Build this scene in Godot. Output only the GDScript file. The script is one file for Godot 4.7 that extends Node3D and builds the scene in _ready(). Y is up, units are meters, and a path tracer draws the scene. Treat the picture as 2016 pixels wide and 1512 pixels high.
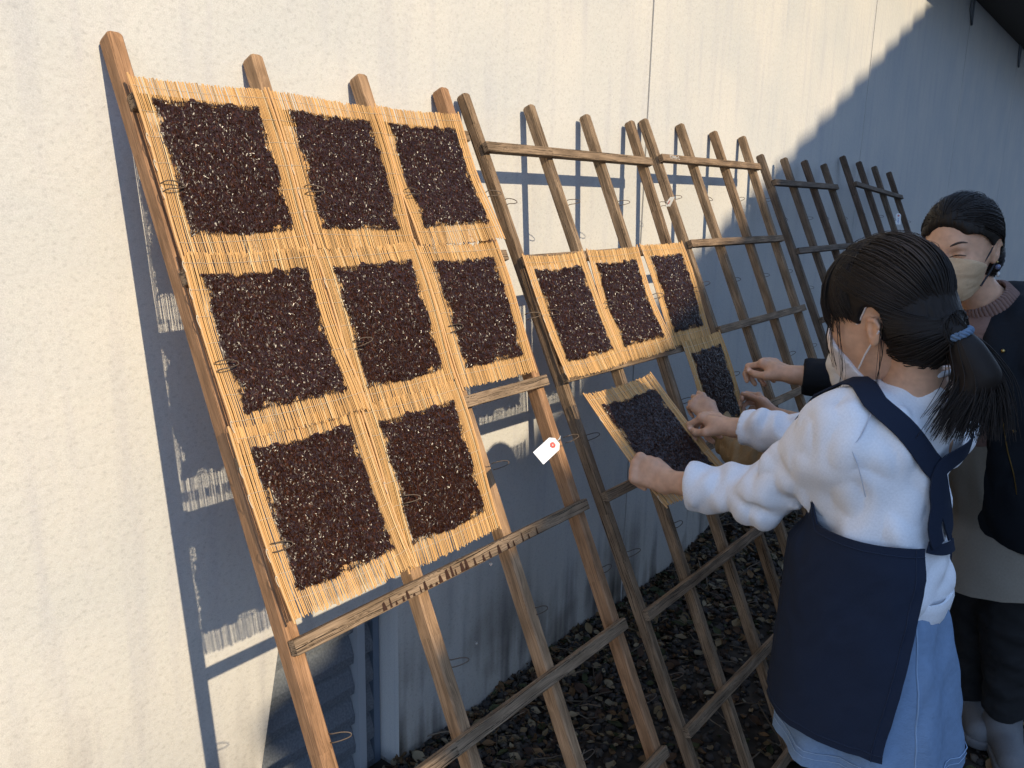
extends Node3D
# Seaweed sheets drying on reed mats along a stuccoed wall. Units are metres, y up; the wall is the plane z = 0.

var rng := RandomNumberGenerator.new()
var names := {}
var wood_tex: Array = []
var tex_cache := {}

const LEAN := 0.42761   # frames lean 24.5 degrees
const SUN := Vector3(0.22, -0.627, -1.0)

# ------------------------------------------------------------------ naming
func numbered(n: String) -> String:
	if not names.has(n):
		names[n] = 0
		return n
	names[n] += 1
	return "%s_%03d" % [n, names[n]]

func tag(o: Node, label: String, category := "", group := "", kind := "") -> Node:
	if label: o.set_meta("label", label)
	if category: o.set_meta("category", category)
	if group: o.set_meta("group", group)
	if kind: o.set_meta("kind", kind)
	return o

func thing(called: String, label: String, category: String, at := Vector3.ZERO, group := "") -> Node3D:
	var o := Node3D.new()
	o.name = numbered(called)
	o.position = at
	add_child(o, true)
	tag(o, label, category, group)
	return o

func part(called: String, mesh: Mesh, m: Material, parent: Node, xf := Transform3D.IDENTITY) -> MeshInstance3D:
	var o := MeshInstance3D.new()
	o.mesh = mesh
	if m: o.material_override = m
	o.transform = xf
	if parent == self:
		o.name = numbered(called)
	else:
		var n := called
		var i := 0
		while parent.has_node(NodePath(n)):
			i += 1
			n = "%s_%03d" % [called, i]
		o.name = n
	parent.add_child(o, true)
	return o

# ------------------------------------------------------------------ materials
func lin(r: float, g: float, b: float) -> Color:
	return Color(r, g, b).linear_to_srgb()

func mat(r: float, g: float, b: float, rough := 0.8, spec := 0.5) -> StandardMaterial3D:
	var m := StandardMaterial3D.new()
	m.albedo_color = lin(r, g, b)
	m.roughness = rough
	m.metallic_specular = spec
	return m

func noise_tex(kind: String, freq: float, as_normal: bool, bump := 4.0, lo := 0.0, hi := 1.0, sz := 512) -> Texture2D:
	var key := "%s%f%s%f%f%f%d" % [kind, freq, as_normal, bump, lo, hi, sz]
	if tex_cache.has(key): return tex_cache[key]
	var n := FastNoiseLite.new()
	n.seed = 11 + tex_cache.size()
	n.frequency = freq
	if kind == "cell":
		n.noise_type = FastNoiseLite.TYPE_CELLULAR
		n.cellular_return_type = FastNoiseLite.RETURN_DISTANCE
	else:
		n.noise_type = FastNoiseLite.TYPE_SIMPLEX_SMOOTH
	n.fractal_octaves = 3
	var im: Image = n.get_seamless_image(sz, sz, false, false, 0.15)
	if as_normal:
		im.convert(Image.FORMAT_RGBA8)
		im.bump_map_to_normal_map(bump)
	else:
		im.convert(Image.FORMAT_RGBA8)
		if lo != 0.0 or hi != 1.0:
			for y in sz:
				for x in sz:
					var v := lo + (hi - lo) * im.get_pixel(x, y).r
					im.set_pixel(x, y, Color(v, v, v))
	var t := ImageTexture.create_from_image(im)
	tex_cache[key] = t
	return t

func cloth(r: float, g: float, b: float, rough := 0.9, tile := 14.0, bump := 0.5) -> StandardMaterial3D:
	var m := mat(r, g, b, rough, 0.3)
	m.uv1_triplanar = true
	m.uv1_scale = Vector3.ONE * tile
	m.albedo_texture = noise_tex("simplex", 0.03, false, 4.0, 0.92, 1.0, 256)
	m.normal_enabled = true
	m.normal_texture = noise_tex("simplex", 0.09, true, 3.0, 0.0, 1.0, 256)
	m.normal_scale = bump
	return m

func wood_image(worn: float, seed_: int) -> ImageTexture:
	var w := 256
	var h := 1024
	var n := FastNoiseLite.new()
	n.seed = seed_
	n.frequency = 1.0
	n.fractal_octaves = 3
	var n2 := FastNoiseLite.new()
	n2.seed = seed_ + 7
	n2.frequency = 1.0
	n2.fractal_octaves = 2
	var im := Image.create(w, h, false, Image.FORMAT_RGBA8)
	for y in h:
		for x in w:
			var fx := float(x) / w
			var fy := float(y) / h
			var warp := n2.get_noise_2d(fx * 4.0, fy * 5.0) * 0.10
			var g := n.get_noise_2d((fx + warp) * 30.0, fy * 2.5)
			var f := n.get_noise_2d(fx * 150.0 + 40.0, fy * 9.0)
			var big := n2.get_noise_2d(fx * 3.0 + 20.0, fy * 9.0)
			var v := 0.82 + 0.13 * g + (0.10 + 0.14 * worn) * f + 0.13 * big
			var crack := n.get_noise_2d((fx + warp * 0.3) * 55.0 + 9.0, fy * 1.6 + 3.0)
			if crack > 0.34: v *= 1.0 - (0.25 + 0.5 * worn) * minf(1.0, (crack - 0.34) * 9.0)
			v = clampf(v, 0.12, 1.0)
			im.set_pixel(x, y, Color(v, v * (0.985 - 0.05 * (1.0 - v)), v * (0.97 - 0.12 * (1.0 - v))))
	return ImageTexture.create_from_image(im)

func wood(r: float, g: float, b: float, worn: int, rough := 0.8) -> StandardMaterial3D:
	var m := mat(r, g, b, rough, 0.35)
	m.albedo_texture = wood_tex[worn]
	m.normal_enabled = true
	m.normal_texture = wood_tex[2]
	m.normal_scale = 0.5 + 0.5 * worn
	return m

# ------------------------------------------------------------------ mesh helpers
func quad(st: SurfaceTool, a: Vector3, b: Vector3, c: Vector3, d: Vector3, ua := Vector2.ZERO, ub := Vector2.ZERO, uc := Vector2.ZERO, ud := Vector2.ZERO) -> void:
	# a b c d counter-clockwise seen from the front
	var n := (b - a).cross(d - a)
	if n.length_squared() < 1e-16: n = (c - b).cross(d - b)
	n = n.normalized()
	for k in [[a, ua], [c, uc], [b, ub], [a, ua], [d, ud], [c, uc]]:
		st.set_normal(n)
		st.set_uv(k[1])
		st.add_vertex(k[0])

func begin() -> SurfaceTool:
	var st := SurfaceTool.new()
	st.begin(Mesh.PRIMITIVE_TRIANGLES)
	return st

# A chamfered bar along y from y0 to y1; UVs follow the grain. wob lets it bow a little.
func bar_mesh(w: float, d: float, y0: float, y1: float, ch := 0.0025, segs := 1, wob := 0.0, uo := 0.0) -> ArrayMesh:
	var st := begin()
	var hx := w * 0.5
	var hz := d * 0.5
	var prof := [Vector2(-hx + ch, hz), Vector2(hx - ch, hz), Vector2(hx, hz - ch), Vector2(hx, -hz + ch), Vector2(hx - ch, -hz), Vector2(-hx + ch, -hz), Vector2(-hx, -hz + ch), Vector2(-hx, hz - ch)]
	var rings := []
	var ph := uo * 17.0
	var ys := [y0, y0 + ch * 1.5]
	for i in range(1, segs): ys.append(lerpf(y0, y1, float(i) / segs))
	ys.append(y1 - ch * 1.5)
	ys.append(y1)
	for i in ys.size():
		var y: float = ys[i]
		var s := 1.0
		var cut := ch * 0.8 if i == 0 or i == ys.size() - 1 else 0.0
		var bx := wob * sin(ph + y * 2.3)
		var bz := wob * cos(ph * 1.7 + y * 3.1)
		var ring := []
		for p in prof: ring.append(Vector3(p.x - signf(p.x) * cut + bx, y, p.y - signf(p.y) * cut + bz))
		rings.append(ring)
	var acc := [0.0]
	for k in 8: acc.append(acc[k] + prof[k].distance_to(prof[(k + 1) % 8]))
	for i in rings.size() - 1:
		for k in 8:
			var j := (k + 1) % 8
			var u0: float = acc[k] * 8.0 + uo
			var u1: float = acc[k + 1] * 8.0 + uo
			var v0: float = ys[i] + uo
			var v1: float = ys[i + 1] + uo
			quad(st, rings[i][k], rings[i][j], rings[i + 1][j], rings[i + 1][k], Vector2(u0, v0), Vector2(u1, v0), Vector2(u1, v1), Vector2(u0, v1))
	for e in [0, rings.size() - 1]:
		for k in range(1, 7):
			var r: Array = rings[e]
			var tri := [r[0], r[k], r[k + 1]] if e == 0 else [r[0], r[k + 1], r[k]]
			st.set_normal(Vector3.DOWN if e == 0 else Vector3.UP)
			for v in tri:
				st.set_uv(Vector2(v.x * 8.0 + uo, v.z * 8.0))
				st.add_vertex(v)
	return st.commit()

func box_mesh(a: Vector3, b: Vector3, st: SurfaceTool = null, uvs := 1.0) -> SurfaceTool:
	if st == null: st = begin()
	var p := [Vector3(a.x, a.y, a.z), Vector3(b.x, a.y, a.z), Vector3(b.x, b.y, a.z), Vector3(a.x, b.y, a.z), Vector3(a.x, a.y, b.z), Vector3(b.x, a.y, b.z), Vector3(b.x, b.y, b.z), Vector3(a.x, b.y, b.z)]
	for f in [[4, 5, 6, 7], [1, 0, 3, 2], [0, 4, 7, 3], [5, 1, 2, 6], [7, 6, 2, 3], [0, 1, 5, 4]]:
		var q := [p[f[0]], p[f[1]], p[f[2]], p[f[3]]]
		var uv := []
		for v in q:
			uv.append(Vector2(v.x, v.y) * uvs if absf(q[0].z - q[2].z) < 1e-6 else (Vector2(v.z, v.y) * uvs if absf(q[0].x - q[2].x) < 1e-6 else Vector2(v.x, v.z) * uvs))
		quad(st, q[0], q[1], q[2], q[3], uv[0], uv[1], uv[2], uv[3])
	return st

# tube through points with radii; sides; smooth
func tube(st: SurfaceTool, pts: Array, rads: Array, sides := 6, col := Color.WHITE, cap := true) -> void:
	var n := pts.size()
	var up := Vector3.UP
	var rings := []
	var norms := []
	var t0: Vector3 = (pts[1] - pts[0]).normalized()
	if absf(t0.dot(up)) > 0.9: up = Vector3.RIGHT
	var side: Vector3 = t0.cross(up).normalized()
	for i in n:
		var t: Vector3 = (pts[mini(i + 1, n - 1)] - pts[maxi(i - 1, 0)]).normalized()
		side = (side - t * side.dot(t)).normalized()
		var bi := t.cross(side)
		var r: float = rads[mini(i, rads.size() - 1)]
		var ring := []
		var nn := []
		for k in sides:
			var a := TAU * k / sides
			var dir := side * cos(a) + bi * sin(a)
			ring.append(pts[i] + dir * r)
			nn.append(dir)
		rings.append(ring)
		norms.append(nn)
	st.set_color(col)
	for i in n - 1:
		for k in sides:
			var j := (k + 1) % sides
			for q in [[i, k], [i + 1, j], [i, j], [i, k], [i + 1, k], [i + 1, j]]:
				st.set_normal(norms[q[0]][q[1]])
				st.set_uv(Vector2(float(q[1]) / sides, q[0]))
				st.add_vertex(rings[q[0]][q[1]])
	if cap:
		for e in [0, n - 1]:
			var t: Vector3 = (pts[1] - pts[0]) if e else (pts[0] - pts[1])
			if e: t = pts[n - 1] - pts[n - 2]
			st.set_normal(t.normalized())
			for k in range(1, sides - 1):
				var tri := [rings[e][0], rings[e][k], rings[e][k + 1]]
				if e == 0: tri = [rings[e][0], rings[e][k + 1], rings[e][k]]
				st.set_uv(Vector2.ZERO)
				for v in [tri[0], tri[2], tri[1]]:
					st.add_vertex(v)

func tube_mesh(pts: Array, rads: Array, sides := 6) -> ArrayMesh:
	var st := begin()
	tube(st, pts, rads, sides)
	return st.commit()

func spline(ctrl: Array, n: int) -> Array:
	var out := []
	var m := ctrl.size()
	for i in n:
		var f := float(i) / (n - 1) * (m - 1)
		var k := mini(int(f), m - 2)
		var t := f - k
		var p0: Vector3 = ctrl[maxi(k - 1, 0)]
		var p1: Vector3 = ctrl[k]
		var p2: Vector3 = ctrl[k + 1]
		var p3: Vector3 = ctrl[mini(k + 2, m - 1)]
		out.append(0.5 * (2.0 * p1 + (p2 - p0) * t + (2.0 * p0 - 5.0 * p1 + 4.0 * p2 - p3) * t * t + (3.0 * p1 - p0 - 3.0 * p2 + p3) * t * t * t))
	return out

# grid of points -> sheet with thickness; rows of equal length
func sheet(rows: Array, thick: float, closed := false) -> ArrayMesh:
	var nr := rows.size()
	var nc: int = rows[0].size()
	var nor := []
	for i in nr:
		var line := []
		for j in nc:
			var a: Vector3 = rows[i][(j + 1) % nc if closed else mini(j + 1, nc - 1)] - rows[i][(j - 1 + nc) % nc if closed else maxi(j - 1, 0)]
			var b: Vector3 = rows[mini(i + 1, nr - 1)][j] - rows[maxi(i - 1, 0)][j]
			line.append(a.cross(b).normalized())
		nor.append(line)
	var st := begin()
	var cols := nc if closed else nc - 1
	for s in [1.0, -1.0]:
		for i in nr - 1:
			for j in cols:
				var j2 := (j + 1) % nc
				var q := [[i, j], [i, j2], [i + 1, j2], [i + 1, j]]
				var order := [0, 2, 1, 0, 3, 2] if s > 0.0 else [0, 1, 2, 0, 2, 3]
				for o in order:
					var k: Array = q[o]
					st.set_normal(nor[k[0]][k[1]] * s)
					st.set_uv(Vector2(float(j + (1 if o == 1 or o == 2 else 0)) / cols, float(k[0]) / (nr - 1)))
					st.add_vertex(rows[k[0]][k[1]] + nor[k[0]][k[1]] * thick * 0.5 * s)
	# rims
	for i in [0, nr - 1]:
		for j in cols:
			var j2 := (j + 1) % nc
			var n0: Vector3 = nor[i][j] * thick * 0.5
			var n1: Vector3 = nor[i][j2] * thick * 0.5
			var a: Vector3 = rows[i][j]
			var b: Vector3 = rows[i][j2]
			if i == 0: quad(st, a - n0, b - n1, b + n1, a + n0)
			else: quad(st, a + n0, b + n1, b - n1, a - n0)
	if not closed:
		for j in [0, nc - 1]:
			for i in nr - 1:
				var n0: Vector3 = nor[i][j] * thick * 0.5
				var n1: Vector3 = nor[i + 1][j] * thick * 0.5
				var a: Vector3 = rows[i][j]
				var b: Vector3 = rows[i + 1][j]
				if j == 0: quad(st, a + n0, b + n1, b - n1, a - n0)
				else: quad(st, a - n0, b - n1, b + n1, a + n0)
	return st.commit()

# ------------------------------------------------------------------ distance fields and surface nets
# primitive: [type, a, b, ra, rb, k, sign]; type 0 tapered capsule, 1 ellipsoid (a centre, b radii)
func cap(a: Vector3, b: Vector3, ra: float, rb: float, k := 0.02, sg := 1.0) -> Array:
	return [0, a, b, ra, rb, k, sg]

func ell(c: Vector3, r: Vector3, k := 0.02, sg := 1.0) -> Array:
	return [1, c, r, 0.0, 0.0, k, sg]

func pdist(q: Array, p: Vector3) -> float:
	if q[0] == 0:
		var a: Vector3 = q[1]
		var ba: Vector3 = q[2] - a
		var pa := p - a
		var h := clampf(pa.dot(ba) / maxf(ba.length_squared(), 1e-9), 0.0, 1.0)
		return (pa - ba * h).length() - lerpf(q[3], q[4], h)
	var v: Vector3 = p - q[1]
	var r: Vector3 = q[2]
	var w := v / r
	var k0 := w.length()
	var k1 := (w / r).length()
	if k1 < 1e-9: return -minf(r.x, minf(r.y, r.z))
	return k0 * (k0 - 1.0) / k1

func field(prims: Array, p: Vector3, clips: Array = []) -> float:
	var d := 1e3
	for q in prims:
		var e := pdist(q, p)
		var k: float = q[5]
		if q[6] > 0.0:
			var h := maxf(k - absf(d - e), 0.0) / k
			d = minf(d, e) - h * h * k * 0.25
		else:
			var h := maxf(k - absf(d + e), 0.0) / k
			d = maxf(d, -e) + h * h * k * 0.25
	for c in clips: d = maxf(d, c.distance_to(p))
	return d

func push_out(prims: Array, p: Vector3, off: float, steps := 3) -> Vector3:
	for i in steps:
		var d := field(prims, p)
		var e := 0.002
		var g := Vector3(field(prims, p + Vector3(e, 0, 0)) - d, field(prims, p + Vector3(0, e, 0)) - d, field(prims, p + Vector3(0, 0, e)) - d).normalized()
		p -= g * (d - off)
	return p

# meshes the field into st; xf moves the result; folds: [noise, scale vector, amplitude] lists
func nets(st: SurfaceTool, prims: Array, cell: float, clips: Array = [], xf := Transform3D.IDENTITY, folds: Array = []) -> void:
	var lo := Vector3.ONE * 1e3
	var hi := -lo
	for q in prims:
		if q[6] < 0.0: continue
		if q[0] == 0:
			var r: float = maxf(q[3], q[4])
			for e in [q[1], q[2]]:
				lo = lo.min(e - Vector3.ONE * r)
				hi = hi.max(e + Vector3.ONE * r)
		else:
			lo = lo.min(q[1] - q[2])
			hi = hi.max(q[1] + q[2])
	var m := cell * 3.0 + 0.012
	lo -= Vector3.ONE * m
	hi += Vector3.ONE * m
	var bs := 6
	var dim := ((hi - lo) / (cell * bs)).ceil()
	var bx := int(dim.x)
	var by := int(dim.y)
	var bz := int(dim.z)
	var nx := bx * bs + 1
	var ny := by * bs + 1
	var nz := bz * bs + 1
	var val := PackedFloat32Array()
	val.resize(nx * ny * nz)
	val.fill(1e3)
	var br := cell * bs * 0.88
	var slack := 0.0
	for f in folds: slack += f[2]
	var active: Array[Vector3i] = []
	for iz in bz:
		for iy in by:
			for ix in bx:
				var c := lo + (Vector3(ix, iy, iz) + Vector3(0.5, 0.5, 0.5)) * cell * bs
				var near: Array = []
				var best := 1e3
				var ds := PackedFloat32Array()
				for q in prims:
					var e := pdist(q, c)
					ds.append(e)
					if q[6] > 0.0: best = minf(best, e)
				if best > br * 1.1 + 0.02: continue
				for i in prims.size():
					var q: Array = prims[i]
					if q[6] > 0.0:
						if ds[i] < maxf(best, -br) + 2.0 * br + q[5]: near.append(q)
					elif ds[i] < br * 1.2 + q[5]: near.append(q)
				var dc := field(near, c, clips)
				if absf(dc) > br * 1.25 + 0.003 + slack:
					if dc < 0.0:
						for z in bs + 1:
							for y in bs + 1:
								for x in bs + 1:
									var id := ((iz * bs + z) * ny + iy * bs + y) * nx + ix * bs + x
									if val[id] > 100.0: val[id] = -1.0
					continue
				active.append(Vector3i(ix, iy, iz))
				for z in bs + 1:
					for y in bs + 1:
						for x in bs + 1:
							var id := ((iz * bs + z) * ny + iy * bs + y) * nx + ix * bs + x
							var p := lo + Vector3(ix * bs + x, iy * bs + y, iz * bs + z) * cell
							var d := 1e3
							for q in near:
								var e: float
								if q[0] == 0:
									var a: Vector3 = q[1]
									var ba: Vector3 = q[2] - a
									var pa := p - a
									var h := clampf(pa.dot(ba) / maxf(ba.length_squared(), 1e-9), 0.0, 1.0)
									e = (pa - ba * h).length() - lerpf(q[3], q[4], h)
								else:
									var r: Vector3 = q[2]
									var w: Vector3 = (p - q[1]) / r
									var k0 := w.length()
									e = k0 * (k0 - 1.0) / maxf((w / r).length(), 1e-6)
								var k: float = q[5]
								if q[6] > 0.0:
									var h := maxf(k - absf(d - e), 0.0) / k
									d = minf(d, e) - h * h * k * 0.25
								else:
									var h := maxf(k - absf(d + e), 0.0) / k
									d = maxf(d, -e) + h * h * k * 0.25
							for f in folds:
								d += f[0].get_noise_3dv(p * f[1]) * f[2]
							for c2 in clips: d = maxf(d, c2.distance_to(p))
							val[id] = d
	var vid := {}
	var verts := PackedVector3Array()
	var norms := PackedVector3Array()
	var idx := PackedInt32Array()
	var sx := 1
	var sy := nx
	var sz := nx * ny
	var offs := [0, sx, sy, sx + sy, sz, sx + sz, sy + sz, sx + sy + sz]
	var edges := [[0, 1], [2, 3], [4, 5], [6, 7], [0, 2], [1, 3], [4, 6], [5, 7], [0, 4], [1, 5], [2, 6], [3, 7]]
	var cpos := [Vector3(0, 0, 0), Vector3(1, 0, 0), Vector3(0, 1, 0), Vector3(1, 1, 0), Vector3(0, 0, 1), Vector3(1, 0, 1), Vector3(0, 1, 1), Vector3(1, 1, 1)]
	for blk in active:
		for z in bs:
			for y in bs:
				for x in bs:
					var gx := blk.x * bs + x
					var gy := blk.y * bs + y
					var gz := blk.z * bs + z
					var id := (gz * ny + gy) * nx + gx
					var inside := 0
					for o in offs:
						if val[id + o] < 0.0: inside += 1
					if inside == 0 or inside == 8: continue
					var sum := Vector3.ZERO
					var cnt := 0
					for e in edges:
						var a := val[id + offs[e[0]]]
						var b := val[id + offs[e[1]]]
						if (a < 0.0) != (b < 0.0):
							sum += cpos[e[0]].lerp(cpos[e[1]], a / (a - b))
							cnt += 1
					var v0 := val[id]
					var g := Vector3(val[id + 1] - v0 + val[id + 7 - 7 + sx + sy] - val[id + sy] + val[id + sx + sz] - val[id + sz] + val[id + sx + sy + sz] - val[id + sy + sz],
						val[id + sy] - v0 + val[id + sx + sy] - val[id + sx] + val[id + sy + sz] - val[id + sz] + val[id + sx + sy + sz] - val[id + sx + sz],
						val[id + sz] - v0 + val[id + sx + sz] - val[id + sx] + val[id + sy + sz] - val[id + sy] + val[id + sx + sy + sz] - val[id + sx + sy])
					vid[id] = verts.size()
					verts.append(lo + (Vector3(gx, gy, gz) + sum / cnt) * cell)
					norms.append(g.normalized())
	for blk in active:
		for z in bs:
			for y in bs:
				for x in bs:
					var gx := blk.x * bs + x
					var gy := blk.y * bs + y
					var gz := blk.z * bs + z
					var id := (gz * ny + gy) * nx + gx
					var v0 := val[id] < 0.0
					for ax in 3:
						var s: int = [sx, sy, sz][ax]
						var s1: int = [sy, sz, sx][ax]
						var s2: int = [sz, sx, sy][ax]
						if (val[id + s] < 0.0) == v0: continue
						var q := [id, id - s1, id - s1 - s2, id - s2]
						if not (vid.has(q[0]) and vid.has(q[1]) and vid.has(q[2]) and vid.has(q[3])): continue
						if v0:
							for t in [0, 2, 1, 0, 3, 2]: idx.append(vid[q[t]])
						else:
							for t in [0, 1, 2, 0, 2, 3]: idx.append(vid[q[t]])
	for i in idx:
		st.set_normal(xf.basis * norms[i])
		st.add_vertex(xf * verts[i])

func nets_mesh(prims: Array, cell: float, clips: Array = [], folds: Array = []) -> ArrayMesh:
	var st := begin()
	nets(st, prims, cell, clips, Transform3D.IDENTITY, folds)
	st.index()
	return st.commit()

func fold_noise(seed_: int, f: float, oct := 2) -> FastNoiseLite:
	var n := FastNoiseLite.new()
	n.seed = seed_
	n.frequency = f
	n.noise_type = FastNoiseLite.TYPE_SIMPLEX_SMOOTH
	n.fractal_octaves = oct
	return n

# ------------------------------------------------------------------ the scene
func _ready() -> void:
	rng.seed = 20240117
	var cam := Camera3D.new()
	cam.name = "camera"
	cam.fov = 49.74
	cam.near = 0.05
	cam.far = 400.0
	cam.transform = Transform3D(Basis(Vector3(0.6202, 0.0217, 0.7841), Vector3(0.1592, 0.9753, -0.1529), Vector3(-0.7681, 0.2196, 0.6015)), Vector3(0.0000, 1.5300, 1.4500))
	add_child(cam)
	var env := Environment.new()
	env.background_mode = Environment.BG_SKY
	var sky := Sky.new()
	var sm := ProceduralSkyMaterial.new()
	sm.sky_top_color = Color(0.41, 0.51, 0.66)
	sm.sky_horizon_color = Color(0.66, 0.74, 0.84)
	sm.ground_horizon_color = Color(0.42, 0.40, 0.38)
	sm.ground_bottom_color = Color(0.30, 0.28, 0.26)
	sm.sky_curve = 0.14
	sm.sun_angle_max = 1.0
	sm.energy_multiplier = 3.1
	sky.sky_material = sm
	env.sky = sky
	env.tonemap_mode = Environment.TONE_MAPPER_LINEAR
	env.tonemap_exposure = 1.05
	env.sdfgi_enabled = true
	env.ssao_enabled = true
	env.ssil_enabled = true
	var we := WorldEnvironment.new()
	we.name = "environment"
	we.environment = env
	add_child(we)
	var sun := DirectionalLight3D.new()
	sun.name = "sun"
	sun.light_energy = 1.55
	sun.light_color = Color(1.0, 0.935, 0.81)
	sun.light_angular_distance = 0.5
	sun.shadow_enabled = true
	sun.look_at_from_position(Vector3.ZERO, SUN)
	add_child(sun)

	wood_tex = [wood_image(0.0, 3), wood_image(1.0, 5)]
	var bump: Image = wood_tex[1].get_image().duplicate()
	bump.bump_map_to_normal_map(5.0)
	wood_tex.append(ImageTexture.create_from_image(bump))

	ground()
	building()
	house()
	frames()
	mats_and_seaweed()
	tags_and_drops()
	people()

# ------------------------------------------------------------------ setting
func ground() -> void:
	var g := mat(0.075, 0.062, 0.05, 0.95, 0.2)
	g.uv1_triplanar = true
	g.uv1_scale = Vector3.ONE * 0.9
	g.albedo_texture = noise_tex("simplex", 0.02, false, 4.0, 0.5, 1.0, 512)
	var st := begin()
	quad(st, Vector3(-150, -0.01, 150), Vector3(150, -0.01, 150), Vector3(150, -0.01, -150), Vector3(-150, -0.01, -150))
	tag(part("ground", st.commit(), g, self), "", "", "", "structure")
	# crushed stone and dead leaves: countless, two kinds of litter
	var sb := begin()
	var n := fold_noise(5, 1.3)
	var rings := []
	for i in 5:
		var ring := []
		for k in 6:
			var a := TAU * k / 6.0 + i * 0.3
			var e := -PI * 0.5 + PI * i / 4.0
			var d := Vector3(cos(e) * cos(a), sin(e) * 0.62, cos(e) * sin(a))
			ring.append(d * (1.0 + 0.45 * n.get_noise_3dv(d * 1.4)))
		rings.append(ring)
	for i in 4:
		for k in 6:
			var j := (k + 1) % 6
			quad(sb, rings[i][j], rings[i][k], rings[i + 1][k], rings[i + 1][j])
	sb.generate_normals()
	var stone := sb.commit()
	scatter("gravel", stone, mat(1, 1, 1, 0.9, 0.3), 26000, 0.004, 0.014, [lin(0.06, 0.052, 0.044), lin(0.038, 0.033, 0.03), lin(0.085, 0.07, 0.055), lin(0.045, 0.039, 0.034)], "grey crushed stone covering the ground below the wall", "gravel", 0.004)
	var lf := begin()
	var outline := [Vector2(0, -0.5), Vector2(0.22, -0.28), Vector2(0.3, 0.0), Vector2(0.2, 0.26), Vector2(0.0, 0.5), Vector2(-0.2, 0.26), Vector2(-0.3, 0.0), Vector2(-0.22, -0.28)]
	for k in 8:
		var a: Vector2 = outline[k]
		var b: Vector2 = outline[(k + 1) % 8]
		var ya := a.x * a.x * 2.6 + a.y * a.y * 0.7
		var yb := b.x * b.x * 2.6 + b.y * b.y * 0.7
		quad(lf, Vector3(0, 0, a.y * 0.9), Vector3(a.x, ya, a.y), Vector3(b.x, yb, b.y), Vector3(0, 0, b.y * 0.9))
	lf.generate_normals()
	scatter("dead_leaves", lf.commit(), mat(1, 1, 1, 0.75, 0.3), 13000, 0.014, 0.046, [lin(0.13, 0.075, 0.035), lin(0.07, 0.042, 0.025), lin(0.16, 0.115, 0.06), lin(0.04, 0.045, 0.02), lin(0.05, 0.03, 0.02), lin(0.2, 0.16, 0.1)], "dead brown leaves littering the gravel below the wall", "leaves", 0.014)
	var tw := tube_mesh([Vector3(-0.5, 0, 0), Vector3(-0.1, 0.03, 0.05), Vector3(0.2, 0.0, 0.0), Vector3(0.5, 0.05, 0.06)], [0.012, 0.016, 0.014, 0.006], 4)
	scatter("twigs", tw, mat(1, 1, 1, 0.85, 0.3), 700, 0.06, 0.2, [lin(0.17, 0.13, 0.09), lin(0.09, 0.07, 0.05)], "thin dry twigs and stalks lying on the gravel", "twigs", 0.02)

func scatter(called: String, mesh: Mesh, m: StandardMaterial3D, count: int, smin_: float, smax: float, cols: Array, label: String, cat: String, lift: float) -> void:
	m.vertex_color_use_as_albedo = true
	var mm := MultiMesh.new()
	mm.transform_format = MultiMesh.TRANSFORM_3D
	mm.use_colors = true
	mm.mesh = mesh
	mm.instance_count = count
	for i in count:
		var x := rng.randf_range(0.1, 6.2)
		var z := rng.randf_range(0.0, 2.6) if i % 3 else absf(rng.randfn(0.0, 0.22))
		var s := rng.randf_range(smin_, smax) * (0.7 + 0.6 * rng.randf())
		var pile := 0.05 * exp(-z * z / 0.03) * (0.4 + 0.6 * sin(x * 2.1) * sin(x * 2.1)) + (0.10 * exp(-(x - 3.6) * (x - 3.6) / 0.3 - z * z / 0.05))
		var b := Basis.from_euler(Vector3(rng.randf_range(-0.6, 0.6), rng.randf() * TAU, rng.randf_range(-0.6, 0.6))).scaled(Vector3.ONE * s)
		mm.set_instance_transform(i, Transform3D(b, Vector3(x, -0.008 + pile + lift * rng.randf(), z)))
		var c: Color = cols[rng.randi() % cols.size()]
		mm.set_instance_color(i, c.srgb_to_linear() * rng.randf_range(0.7, 1.25))
	var o := MultiMeshInstance3D.new()
	o.multimesh = mm
	o.material_override = m
	o.name = called
	add_child(o, true)
	tag(o, label, cat, "", "stuff")

func stucco_image() -> ImageTexture:
	var w := 1024
	var h := 1024
	var grain := fold_noise(21, 0.30, 3)
	var blot := fold_noise(22, 0.006, 4)
	var streak := fold_noise(23, 1.0, 3)
	var im := Image.create(w, h, false, Image.FORMAT_RGBA8)
	for y in h:
		var hy := (1.0 - float(y) / h) * 3.2
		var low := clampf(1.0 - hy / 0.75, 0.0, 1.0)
		for x in w:
			var g := grain.get_noise_2d(x, y * 1.3)
			var b := blot.get_noise_2d(x, y)
			var s := streak.get_noise_2d(x * 0.05, y * 0.0042)
			var v := 0.965 + 0.03 * b - 0.10 * maxf(0.0, -g - 0.18) * 1.6
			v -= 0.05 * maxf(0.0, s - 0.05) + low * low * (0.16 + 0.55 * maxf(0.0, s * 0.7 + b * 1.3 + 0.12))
			var warm := 0.012 * b + 0.02 * low
			im.set_pixel(x, y, Color(clampf(v + warm, 0, 1), clampf(v, 0, 1), clampf(v - warm * 1.3 + 0.02 * maxf(0.0, s), 0, 1)))
	return ImageTexture.create_from_image(im)

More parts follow.
